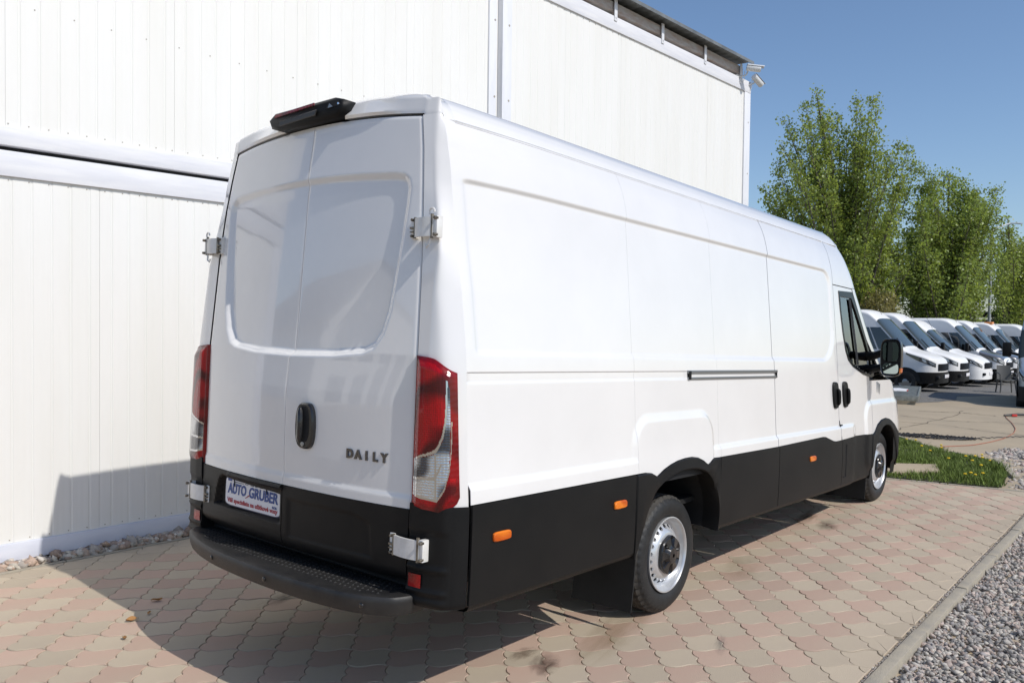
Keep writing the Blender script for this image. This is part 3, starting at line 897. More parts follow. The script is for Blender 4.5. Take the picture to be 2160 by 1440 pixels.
XS_Z = [.3, 1.30, 1.36, 1.45, 1.69, 2.1, 2.3, 2.49, 2.62, 2.7]
XS_X = [4.30, 4.30, 4.02, 3.86, 3.53, 3.19, 3.07, 2.98, 2.84, 2.72]
def xs_of(z):
    return np.interp(z, XS_Z, XS_X)

BW_X = [-2.2, -.50, -.43, -.374, -.30, -.222, -.14, -.054, .03, .11, .18, .232, .262, .300, .36, 1.293, 2.20, 2.26, 2.44, 2.50, 2.60, 3.0, 3.56, 3.60, 3.70, 3.84, 4.0, 4.15, 4.30, 4.5]
BW_Z = [.878, .879, .870, .848, .878, .899, .913, .920, .920, .909, .886, .858, .868, .888, .889, .886, .897, .893, .850, .842, .842, .851, .838, .856, .916, .952, .962, .944, .895, .79]
def bwz(x):
    return np.interp(x, BW_X, BW_Z)
AR_X = [-.60, -.555, -.47, -.398, -.273, -.113, .03, .14, .25, .34, .385, .395, .375]
AR_Z = [.40, .49, .66, .765, .822, .852, .852, .838, .800, .715, .60, .53, .40]
AF_X = [3.50, 3.55, 3.60, 3.66, 3.75, 3.87, 4.0, 4.13, 4.25, 4.34, 4.41, 4.47]
AF_Z = [.40, .52, .64, .735, .825, .883, .897, .883, .825, .735, .62, .47]

def side_panel(name, xa, xb, z0, z1, nx, nz, m, s, fn=side_w, lip=.012, off=0.0, hole=None, zpow=1.0, parent=None):
    fa = xa if callable(xa) else (lambda z: xa + 0 * z)
    fb = xb if callable(xb) else (lambda z: xb + 0 * z)
    f0 = z0 if callable(z0) else (lambda x: z0 + 0 * x)
    f1 = z1 if callable(z1) else (lambda x: z1 + 0 * x)
    if nz >= 50 and not callable(z1) and z1 > 2.4:
        dn = 1 if nz > 100 else 3
        zf = np.concatenate([np.linspace(1.15, 1.34, 16)[::dn], np.linspace(1.352, 1.43, 30)[::dn], np.linspace(1.437, 1.53, 14)[::dn], np.linspace(1.545, 2.185, 42)[::dn], np.linspace(2.195, 2.25, 14)[::dn], np.linspace(2.26, z1 - .012, 18)[::dn], [z1]])
        lowr = np.linspace(0, 1, 42 // dn + 2)[:-1]
        nlow = len(lowr); U, _v = np.meshgrid(np.linspace(0, 1, nx), np.arange(nlow + len(zf)), indexing='ij')
        Z = 1.5 + 0 * U
        for _ in range(4):
            X = fa(Z) + (fb(Z) - fa(Z)) * U
            Z = np.concatenate([f0(X[:, :nlow]) + (1.15 - f0(X[:, :nlow])) * lowr[None], np.repeat(zf[None], nx, 0)], 1)
        V_ = None
    else:
        U, V_ = np.meshgrid(np.linspace(0, 1, nx), np.linspace(0, 1, nz) ** zpow, indexing='ij')
        Z = 1.5 + 0 * U
    for _ in range(4 if V_ is not None else 0):
        X = fa(Z) + (fb(Z) - fa(Z)) * U
        Z = f0(X) + (f1(X) - f0(X)) * V_
    Wd = fn(X, Z) + off
    P = np.stack([X, s * Wd, Z], -1)
    m_ = BB()
    mask = None
    if hole is not None:
        c = np.stack([X, Z], -1); c = (c[:-1, :-1] + c[1:, :-1] + c[:-1, 1:] + c[1:, 1:]) / 4
        mask = ~inpoly(c.reshape(-1, 2), hole).reshape(c.shape[:2])
    m_.grid(P, flip=(s > 0), mask=mask)
    if lip:
        for edge in (P[0], P[-1], P[:, 0], P[:, -1]):
            q = edge.copy(); q[:, 1] -= s * lip
            m_.grid(np.stack([edge, q], 0))
    return m_.body().build(name, m, parent or van, smooth=30)

ZR = 2.492
WIN = [(2.775, 2.085), (3.16, 2.10), (3.30, 1.95), (3.50, 1.70), (3.64, 1.50), (3.70, 1.36), (3.60, 1.345), (3.35, 1.375), (3.05, 1.445), (2.93, 1.50), (2.87, 1.58), (2.825, 1.72), (2.79, 1.92)]
WIN_HOLE = [(2.80, 2.06), (3.14, 2.075), (3.27, 1.93), (3.47, 1.68), (3.60, 1.50), (3.655, 1.385), (3.60, 1.37), (3.36, 1.40), (3.07, 1.47), (2.955, 1.515), (2.90, 1.59), (2.85, 1.73), (2.815, 1.92)]
for s in (-1, 1):
    d = 1 if s < 0 else 3
    near = s < 0
    side_panel('rear_side_panel', -1.866, -.5605, bwz, ZR, 76 // d, 170 // d, M['white'], s, lip=.004)
    side_panel('middle_side_panel', -.5593, .4160, bwz, ZR, 80 // d, 170 // d, M['white'], s, lip=.004)
    side_panel('front_side_panel', .4172, 1.313, bwz, ZR, 52 // d, 170 // d, M['white'], s, lip=.008)
    sd_ = side_panel('sliding_door', 1.320, 2.640, bwz, ZR - .006, 76 // d, 170 // d, M['white'], s)
    cab = side_panel('cab_door', lambda z: 2.647 + .0 * z, lambda z: np.minimum(3.545, xs_of(z) - .02), bwz, 2.122, 60 // d, 110 // d, M['white'], s, hole=WIN_HOLE)
    side_panel('roof_cap_side', 2.647, lambda z: xs_of(z), 2.130, ZR, 34 // d, 36 // d, M['white'], s)
    side_panel('front_fender', 3.552, 4.30, bwz, 1.318, 46 // d, 46 // d, M['white'], s)
    # white sheet behind the pressed joints, dark rubber behind the door joints
    for xc, mt, dp in ((-.560, 'white', .002), (.4166, 'white', .002), (1.3165, 'gap', .012), (2.6435, 'gap', .012)):
        m = BB(); X, Z = np.meshgrid(np.linspace(xc - .02, xc + .02, 5), np.linspace(.93 if xc < 1 else .90, 2.489, 160), indexing='ij')
        m.grid(np.stack([X, s * (side_w(X, Z) - dp), Z], -1), flip=s > 0); m.body().build('joint_backing', M[mt], van)
    m = BB(); X, Z = np.meshgrid(np.linspace(1.33, 2.64, 24), np.linspace(.80, .92, 6), indexing='ij')
    m.grid(np.stack([X, s * (side_w(X, Z) - .03), Z], -1), flip=s > 0); m.body().build('joint_backing', M['gap'], van)
    for xa, xb in ((-1.86, 1.31), (2.65, 4.2)):
        m = BB(); X, Z = np.meshgrid(np.linspace(xa, xb, 40), np.linspace(.80, 1.02, 8), indexing='ij')
        m.grid(np.stack([X, s * (side_w(X, Z) - .03), Z], -1), flip=s > 0) if xb < 2 else None
        if xb < 2: m.body().build('joint_backing', M['gap'], van)
    # black cladding
    side_panel('rear_cladding', -1.862, -.592, .468, lambda x: bwz(x) - .004, 40 // d, 24 // d, M['black'], s, off=.006)
    ax0, ax1 = np.array(AR_X), np.array(AR_Z)
    # arch trim: everything between the white edge, the neighbouring cladding joints and the wheel opening
    def arch(name, AX, AZ, xl, xr, zc, lipw=.10):
        AXa, AZa = np.array(AX), np.array(AZ); cx = (xl + xr) / 2 + .01
        L = np.r_[0, np.cumsum(np.hypot(np.diff(AXa), np.diff(AZa)))]; t = np.linspace(0, L[-1], 120)
        ix, iz = np.interp(t, L, AXa), np.interp(t, L, AZa); k3 = np.array([.25, .5, .25])
        for _ in range(14):
            ix[1:-1] = np.convolve(ix, k3, 'valid'); iz[1:-1] = np.convolve(iz, k3, 'valid')
        keep = iz >= .43; ix, iz = ix[keep], iz[keep]
        an = np.unwrap(np.arctan2(iz - zc, ix - cx)); an = np.where(an < 0, an + 2 * math.pi, an) if an[0] < 0 else an
        o_ = np.argsort(-an); ix, iz, an = ix[o_], iz[o_], an[o_]
        cl = math.atan2(bwz(xl) - .004 - zc, xl - cx); crn = math.atan2(bwz(xr) - .004 - zc, xr - cx)
        A = np.unique(np.r_[np.linspace(an.min(), an.max(), 70), cl, crn])[::-1]
        ixx, izz = np.interp(-A, -an, ix), np.interp(-A, -an, iz)
        ox, oz = np.zeros(len(A)), np.zeros(len(A))
        for i, a_ in enumerate(A):
            dx_, dz_ = math.cos(a_), math.sin(a_); lo = math.hypot(ixx[i] - cx, izz[i] - zc); 
            while True:
                lo += .002; xx, z2 = cx + dx_ * lo, zc + dz_ * lo
                if z2 >= bwz(xx) - .004 or xx <= xl or xx >= xr or lo > 1.2: break
            ox[i], oz[i] = min(max(xx, xl), xr), z2
        rows = []
        for f, dw in ((0, -.010), (.01, .004), (.06, .010), (.5, .011), (.9, .012), (1.0, .006)):
            X, Z = ox + (ixx - ox) * f, oz + (izz - oz) * f
            rows.append(np.stack([X, s * (side_w(X, Z) + dw), Z], -1))
        for dy_ in (.03, lipw, .45):
            rows.append(np.stack([ixx, s * (side_w(ixx, izz) - dy_), izz + (.012 if dy_ > .03 else 0)], -1))
        P = np.array(rows)
        m = BB(); m.grid(P[:8], flip=s < 0); m.body().build(name, M['black'], van)
        m = BB(); m.grid(P[7:], flip=s < 0)
        q = P[-1]; c = np.array([cx, q[0][1], .45]); m.grid(np.stack([q, np.repeat(c[None], len(q), 0)], 0), flip=s < 0)
        m.body().build('wheel_arch_liner', M['under'], van)
    arch('wheel_arch_trim', AR_X, AR_Z, -.586, .398, .42)
    side_panel('middle_cladding', .404, 1.318, .468, lambda x: bwz(x) - .004, 30 // d, 24 // d, M['black'], s, off=.006)
    side_panel('door_cladding', 1.325, 2.652, .468, lambda x: bwz(x) - .004, 44 // d, 24 // d, M['black'], s, off=.006)
    side_panel('step_cladding', 2.659, 3.515, .468, lambda x: bwz(x) - .004, 30 // d, 24 // d, M['black'], s, off=.006)
    arch('wheel_arch_trim', AF_X, AF_Z, 3.52, 4.48, .42)
    # bottom roll-under of the cladding
    for xa, xb in ((-1.862, -.592), (.404, 3.515)):
        X = np.linspace(xa, xb, 30); rows = []
        for z, dw in ((.468, .006), (.452, .0), (.440, -.016), (.436, -.06)):
            rows.append(np.stack([X, s * (side_w(X, .468 + 0 * X) + dw), 0 * X + z], -1))
        m = BB(); m.grid(np.array(rows), flip=s > 0); m.body().build('cladding_underside', M['black'], van)

R_SIDE = -1
def on_side(x, z, off=0.0, s=R_SIDE):
    return np.array([x, s * (float(side_w(np.array(x), np.array(z))) + off), z])
for s in (-1, 1):
    # sliding-door rail
    if s < 0:
        m = BB()
        for za, zb, o0 in ((1.402, 1.420, .006), (1.366, 1.380, .006)):
            m.box((.688, s * (side_w(.7, 1.39) + o0 / 2), (za + zb) / 2), (1.318, .014, zb - za), bev=.002)
        m.body().build('door_rail', M['rail'], van)
        m = BB(); m.box((.70, s * (side_w(.7, 1.39) - .012), 1.391), (1.29, .012, .028)); m.body().build('rail_channel', M['under'], van)
        m = BB(); m.box((.045, s * (side_w(.05, 1.39) + .003), 1.391), (.030, .02, .050), bev=.004); m.body().build('rail_end_cap', M['black'], van)
        m = BB(); m.box((1.335, s * (side_w(1.33, 1.39) + .001), 1.39), (.018, .018, .05), bev=.003); m.body().build('rail_end_cap', M['black'], van)
    # door handles
    for (xc, tilt) in ((2.555, .012), (2.805, .012)):
        poly = []
        for k in range(24):
            a = k * 2 * math.pi / 24
            u = .070 * math.copysign(abs(math.cos(a)) ** .5, math.cos(a)); v = .108 * math.copysign(abs(math.sin(a)) ** .62, math.sin(a))
            if v < -.02: u *= 1 - .12 * (-v / .108)
            poly.append((xc + u * .92 + v * -.06, 1.212 + v))
        m = BB(); m.prism(poly, 0, 1, lambda u, v, a: tuple(on_side(u, v, -.004 + .020 * a, s)), bev=.35, ins_=.006)
        h = m.body().build('door_handle', M['black'], van)
        m = BB(); pts = [(xc + .020 - .06 * v, v) for v in np.linspace(-.085, .05, 9)]
        m.tube([on_side(u, 1.215 + v, .020 + .008 * (1 - (v / .09) ** 2), s) for u, v in pts], [.006] + [.016] * 7 + [.006], 8)
        m.body().build('grip', M['black'], h)
    # side marker lamps
    for xa, xb, z in ((-1.735, -1.618, .728), (-.808, -.690, .742), (1.905, 2.02, .748)):
        poly = []
        for k in range(20):
            a = k * 2 * math.pi / 20
            poly.append(((xa + xb) / 2 + .058 * math.copysign(abs(math.cos(a)) ** .45, math.cos(a)), z + .021 * math.copysign(abs(math.sin(a)) ** .45, math.sin(a))))
        m = BB(); m.prism(poly, 0, 1, lambda u, v, a: tuple(on_side(u, v, .004 + .013 * a, s)), bev=.4, ins_=.005)
        mk = m.body().build('side_marker', M['lens_orange'], van)
    # fuel flap joint, cab step lines
    if s < 0:
        m = BB()
        for (xa, za), (xb, zb) in (((2.758, .80), (2.758, .53)), ((2.758, .53), (2.70, .532))):
            m.tube([on_side(xa, za, .008), on_side(xb, zb, .008)], .0035, 4)
        for (xa, za), (xb, zb) in (((2.648, 1.0), (2.648, .845)),):
            m.tube([on_side(xa, za, .001), on_side(xb, zb, .001)], .003, 4)
        m.body().build('flap_joint', M['gap'], van)
        m = BB(); m.box(on_side(2.668, .962, .006), (.05, .014, .010), bev=.003); m.body().build('flap_pull', M['black'], van)
        # small model lettering on the fender
        for k in range(3):
            m = BB(); m.box(on_side(3.80 + .045 * k, 1.255 - .01 * k, .0), (.018, .006, .10), bev=.001); m.body().build('badge', M['rail'], van)
        # wavy dirt scratch near the rear lamp
    # cab window: glazing, dark border, divider
    def win_off(u, v, o):
        return on_side(u, v, o, s)
    fr = BB()
    a_, b_ = np.array(WIN), np.array([(2.83, 2.025), (3.12, 2.035), (3.235, 1.91), (3.43, 1.67), (3.555, 1.49), (3.60, 1.41), (3.55, 1.40), (3.37, 1.43), (3.10, 1.495), (2.985, 1.535), (2.935, 1.60), (2.89, 1.735), (2.85, 1.91)])
    n_ = len(a_); b_ = a_ + (b_ - a_) * np.array([.75, .9, .8, .6, .5, .5, .5, .45, .45, .45, .45, .45, .5])[:, None]
    for poly in (a_, b_): pass
    ring = []
    for f, o in ((0, -.004), (0.02, .004), (1.0, .004), (1.02, -.010)):
        q = a_ + (b_ - a_) * f
        # densify
        dd = []
        for i in range(n_):
            for t in (0, .25, .5, .75):
                dd.append(q[i] * (1 - t) + q[(i + 1) % n_] * t)
        ring.append([win_off(u, v, o) for u, v in dd])
    fr.grid(np.array(ring).transpose(1, 0, 2), closeu=True, flip=s < 0)
    wf = fr.body().build('side_window', M['frame_black'], van)
    gl = BB(); m_ = len(b_); bb_ = b_ + (a_ - b_) * .2
    gl.add([win_off(u, v, -.006) for u, v in bb_], [list(range(m_))])
    gl.body().build('pane', M['glass'], wf, smooth=0)
    dv = BB()
    dv.box((0, 0, 0), (0, 0, 0)) if False else None
    for xa, xb, wd_ in ((3.075, 3.155, .055),):
        rows = []
        for t in np.linspace(0, 1, 8):
            x = xa + (3.20 - xa) * t; z = 2.03 + (1.46 - 2.03) * t
            rows.append([win_off(x - .034, z, .003), win_off(x + .034, z, .003)])
        dv.grid(np.array(rows), flip=s > 0)
    dv.body().build('divider', M['gap'], wf)

# ---- rear corner pillars
PZ = np.array([.44, .86, 1.48, 1.75, 1.90, 2.05, 2.20, 2.36, 2.505])
PD = np.array([(-1.975, .800), (-1.975, .810), (-1.972, .808), (-1.957, .797), (-1.949, .790), (-1.940, .778), (-1.930, .764), (-1.915, .742), (-1.902, .714)])
PF = np.array([(-1.972, .862), (-1.972, .872), (-1.968, .868), (-1.954, .862), (-1.946, .872), (-1.932, .842), (-1.918, .806), (-1.905, .782), (-1.892, .752)])
PK = np.array([(-1.952, .990), (-1.952, .998), (-1.950, .983), (-1.948, .932), (-1.942, .908), (-1.926, .878), (-1.908, .848), (-1.896, .820), (-1.884, .788)])
PK_LEFT = PK.copy()
PK_RIGHT = np.array([(-1.952, .985), (-1.952, .985), (-1.954, .932), (-1.951, .890), (-1.945, .893), (-1.931, .862), (-1.915, .826), (-1.901, .801), (-1.884, .788)])
def pillar_xy(t, z):
    """cross-section of the rear corner, t 0 = door edge, 1 = side panel seam; y positive"""
    t = np.asarray(t, float); z = np.asarray(z, float)
    g = lambda A: (np.interp(z, PZ, A[:, 0]), np.interp(z, PZ, A[:, 1]))
    dx, dy = g(PD); fx, fy = g(PF); kx, ky = g(PK); sx, sy = -1.866 + 0 * z, prof(z) - rear_taper(-1.866, z)
    ta = np.clip(t / .28, 0, 1); u = np.clip((t - .28) / .72, 0, 1)
    x1, y1 = dx + (fx - dx) * ta, dy + (fy - dy) * ta
    wk = 2.4; dn = (1 - u) ** 2 + 2 * wk * u * (1 - u) + u * u
    x2 = ((1 - u) ** 2 * fx + 2 * wk * u * (1 - u) * kx + u * u * sx) / dn
    y2 = ((1 - u) ** 2 * fy + 2 * wk * u * (1 - u) * ky + u * u * sy) / dn
    return np.where(t < .28, x1, x2), np.where(t < .28, y1, y2)
def pillar_pt(t, z, off=0.0):
    t = np.asarray(t, float); z = np.asarray(z, float) + 0 * t
    x, y = pillar_xy(t, z); e = 1e-3
    xa, ya = pillar_xy(np.clip(t - .02, 0, 1), z); xb, yb = pillar_xy(np.clip(t + .02, 0, 1), z)
    tx, ty = xb - xa, yb - ya; L = np.hypot(tx, ty) + 1e-9
    return x - ty / L * off, y + tx / L * off
for s in (-1, 1):
    PK[:] = PK_RIGHT if s < 0 else PK_LEFT
    T, Z = np.meshgrid(np.linspace(0, 1, 60), np.linspace(.80, 2.505, 90), indexing='ij')
    X, Y = pillar_xy(T, Z)
    P = np.stack([X, s * Y, Z], -1)
    m = BB(); m.grid(P, flip=s < 0)
    m.body().build('rear_pillar', M['white'], van)
    m = BB(); q0 = P[0].copy(); q0[:, 0] += .004; q = q0.copy(); q[:, 0] += .09; m.grid(np.stack([q0, q], 0), flip=s > 0); m.body().build('door_jamb', M['gap'], van)  # white jamb coloured dark to stand in for shade in the door gap
    m = BB(); q = P[0].copy(); q[:, 0] += .03; q2 = q.copy(); q2[:, 1] -= s * .08; m.grid(np.stack([q, q2], 0)); m.body().build('door_seal', M['gap'], van)
    # black corner of the bumper with two ribs
    T, Z = np.meshgrid(np.linspace(0.0, 1, 34), np.linspace(.455, .872, 60), indexing='ij')
    rib = .008 * np.exp(-((Z - .612) / .012) ** 2) + .008 * np.exp(-((Z - .518) / .012) ** 2) + .006 * sstep((.500 - Z) / .02) + .007 * sstep((Z - .745) / .03)
    rib = rib * (1 - sstep((T - .55) / .25)) + .010
    rib = rib - .004 * np.exp(-((T - .80) / .012) ** 2) * (Z < .74)
    rib = rib * sstep((Z - .445) / .03)
    X, Y = pillar_pt(T, Z, rib)
    m = BB(); P = np.stack([X, s * Y, Z], -1); m.grid(P, flip=s < 0)
    q = P[0].copy(); q[:, 0] += .12; m.grid(np.stack([P[0], q], 0), flip=s > 0)
    q = P[:, 0].copy(); q[:, 0] += .03; q[:, 1] -= s * .03; q[:, 2] -= .012; m.grid(np.stack([P[:, 0], q], 1), flip=s > 0)
    m.body().build('bumper_corner', M['black'], van)
    # little red reflector low on the corner
    m = BB(); P = []
    T, Z = np.meshgrid(np.linspace(.05, .30, 8), np.linspace(.532, .586, 10), indexing='ij')
    X, Y = pillar_pt(T, Z, .016); m.grid(np.stack([X, s * Y, Z], -1), flip=s < 0)
    m.body().build('red_reflector', M['reflector'], van)
    # tail lamp: housing rim and three moulded lenses
    na, nb_ = 64, 130
    A, Bq = np.meshgrid(np.linspace(0, 1, na), np.linspace(0, 1, nb_), indexing='ij')
    T = .012 + .90 * A
    zt = np.interp(A, [0, .30, .42, 1.0], [1.478, 1.473, 1.466, 1.412]); zb = np.interp(A, [0, .30, .52, .95, 1.0], [.846, .832, .826, .884, .91])
    Z = zb + (zt - zb) * Bq
    edge = np.minimum(np.minimum(A, 1 - A) * 5, np.minimum(Bq, 1 - Bq) * 14)
    off = .010 + .014 * sstep(edge)
    X, Y = pillar_pt(T, Z, off)
    P = np.stack([X, s * Y, Z], -1)
    ca, cb = (A[:-1, :-1] + A[1:, 1:]) / 2, (Bq[:-1, :-1] + Bq[1:, 1:]) / 2
    cc = np.stack([ca, cb], -1).reshape(-1, 2)
    red = inpoly(cc, [(.03, .335), (.30, .385), (.48, .44), (.62, .52), (.70, .62), (.735, .76), (.745, .90), (.62, .962), (.03, .975)]).reshape(ca.shape)
    clear = inpoly(cc, [(.03, .118), (.50, .118), (.66, .165), (.78, .27), (.82, .42), (.84, .62), (.835, .86), (.79, .905), (.775, .76), (.745, .62), (.66, .50), (.50, .415), (.30, .365), (.03, .315)]).reshape(ca.shape)
    lowred = inpoly(cc, [(.03, .02), (.6, .02), (.93, .10), (.93, .2), (.80, .22), (.66, .135), (.50, .10), (.03, .10)]).reshape(ca.shape)
    chrome = inpoly(cc, [(.03, .318), (.30, .368), (.50, .418), (.66, .503), (.745, .62), (.775, .76), (.79, .905), (.745, .905), (.735, .76), (.70, .62), (.62, .517), (.48, .437), (.30, .382), (.03, .332)]).reshape(ca.shape)
    chrome |= inpoly(cc, [(.03, .104), (.50, .104), (.68, .155), (.80, .26), (.86, .42), (.885, .62), (.865, .62), (.84, .42), (.78, .27), (.66, .168), (.50, .12), (.03, .12)]).reshape(ca.shape)
    chrome |= inpoly(cc, [(.03, .20), (.45, .235), (.62, .33), (.60, .345), (.43, .25), (.03, .215)]).reshape(ca.shape)
    chrome |= (np.abs(ca - .475) < .010) & (cb > .12) & (cb < .40)
    clear &= ~chrome; red &= ~chrome; lowred &= ~chrome
    m = BB(); m.grid(P, flip=s < 0, mask=~(red | clear | lowred | chrome))
    for e in (P[0], P[-1], P[:, 0], P[:, -1]):
        q = e.copy(); q[:, 0] += .03; q[:, 1] -= s * .03; m.grid(np.stack([e, q], 0))
    tl = m.body().build('tail_lamp', M['lens_rim'], van)
    for nm, mk, mt in (('red_lens', red, 'lens_red'), ('clear_lens', clear, 'lens_clear'), ('lower_red_lens', lowred, 'lens_red'), ('chrome_trim', chrome, 'badge')):
        m = BB(); m.grid(P, flip=s < 0, mask=mk); m.body().build(nm, M[mt], tl)
    # door hinges: two on each side
    for z, ya, yb, xo in ((2.008, .742, .892, -.018), (.690, .718, .912, -.022)):
        xb = float(np.interp(z, PZ, PD[:, 0])) + xo
        yc = (ya + yb) / 2
        m = BB()
        P = np.zeros((9, 2, 3))
        for i, t in enumerate(np.linspace(0, 1, 9)):
            y = ya + .016 + (yb - ya - .034) * t; bulge = -.012 * math.sin(math.pi * t) - .014
            P[i, 0] = (xb + bulge, s * y, z - .040); P[i, 1] = (xb + bulge, s * y, z + .040)
        m.grid(P, flip=s > 0); P2 = P.copy(); P2[..., 0] += .010; m.grid(P2, flip=s < 0)
        for j in (0, 1): m.grid(np.stack([P[:, j], P2[:, j]], 0))
        hg = m.body().build('door_hinge', M['white_dirty'], van)
        for cx0, cy0, sx0, sy0, sz0 in ((xb + .012, ya + .005, .036, .030, .088), (xb + .005, yb - .012, .036, .026, .090)):
            m = BB(); m.box((cx0, s * cy0, z), (sx0, sy0, sz0), bev=.004); m.body().build('bracket', M['white_dirty'], hg)
        m = BB(); m.tube([(xb - .012, s * (ya + .022), z - .044), (xb - .012, s * (ya + .022), z + .044)], .006, 8); m.body().build('hinge_pin', M['metal_dark'], hg)
        m = BB(); m.tube([(xb - .012, s * (yb - .028), z - .048), (xb - .012, s * (yb - .028), z + .052)], .007, 8); m.body().build('hinge_pin', M['metal_dark'], hg)
        for dz in (-.034, .034):
            m = BB(); m.lathe([(.001, -.012), (.007, -.010), (.007, .010), (.001, .012)], 8, (xb - .016, s * (yb - .004), z + dz), 'x'); m.body().build('bolt', M['metal_dark'], hg)
            m = BB(); m.lathe([(.001, -.010), (.006, -.008), (.006, .008), (.001, .010)], 8, (xb - .012, s * (ya + .006), z + dz), 'x'); m.body().build('bolt', M['metal_dark'], hg)
        for dz, hz_ in ((0, .010), (-.016, .006)):
            m = BB(); m.box((xb - .012, s * (ya + .010), z + dz), (.012, .03, hz_), bev=.002); m.body().build('stop_pin', M['metal_dark'], hg)
        if z > 1:
            m = BB(); a = np.linspace(0, 2 * math.pi, 15)
            m.tube([(xb - .012, s * (yb - .030) + .014 * math.sin(q), z + .062 + .014 * -math.cos(q)) for q in a[:12]], .0045, 6)
            m.tube([(xb - .012, s * (yb - .034), z - .045), (xb - .016, s * (yb - .040), z - .075), (xb - .014, s * (yb - .055), z - .085), (xb - .012, s * (yb - .060), z - .068)], .0045, 6)
            m.body().build('check_link', M['white_dirty'], hg)

# ---- rear doors
def door_edge(z):
    return np.interp(z, PZ, PD[:, 0]), np.interp(z, PZ, PD[:, 1])
REC = np.array([(0, 1.446), (-.30, 1.452), (-.50, 1.470), (-.565, 1.495), (-.615, 1.56), (-.645, 1.65), (-.665, 1.78), (-.688, 1.98), (-.700, 2.12), (-.703, 2.19), (-.690, 2.232), (-.655, 2.258), (-.60, 2.268), (-.40, 2.281), (-.20, 2.290), (0, 2.293)])
REC = np.concatenate([REC, (REC[1:-1] * [-1, 1])[::-1]])
def poly_sd(y, z, poly):
    p = np.stack([np.ravel(y), np.ravel(z)], -1); d = np.full(len(p), 1e9)
    for i in range(len(poly)):
        a, b_ = poly[i], poly[(i + 1) % len(poly)]; ab = b_ - a
        t = np.clip(((p - a) @ ab) / (ab @ ab + 1e-12), 0, 1)
        d = np.minimum(d, np.hypot(*(p - a - t[:, None] * ab).T))
    d = np.where(inpoly(p, [tuple(q) for q in poly]), -d, d)
    return d.reshape(np.shape(y))
def door_x(y, z):
    ex, ey = door_edge(z)
    amt = np.interp(z, [.40, .56, .62, .88, 1.0, 1.26, 1.30, 1.44, 1.50, 2.2, 2.55], [.030, .052, .060, .062, .068, .070, .069, .058, .056, .044, .030])
    f = np.clip(np.abs(y) / ey, 0, 1)
    x = ex - amt * (1 - f ** 2.4)
    sd = poly_sd(y, z, REC)
    wdt = np.interp(z, [1.44, 1.50, 1.60, 2.2, 2.3], [.026, .034, .042, .042, .034])
    dep = np.interp(z, [1.45, 1.60, 2.0, 2.29], [.032, .030, .022, .015])
    x = x + dep * sstep(-sd / wdt)
    # lower crease just above the black part
    x = x - .006 * sstep((.905 - z) / .03)
    return x
def door_top(y):
    return 2.513 + .043 * (1 - np.clip(np.abs(y) / .715, 0, 1) ** 2.0)
def bwd(y):
    return .842 + 0 * y
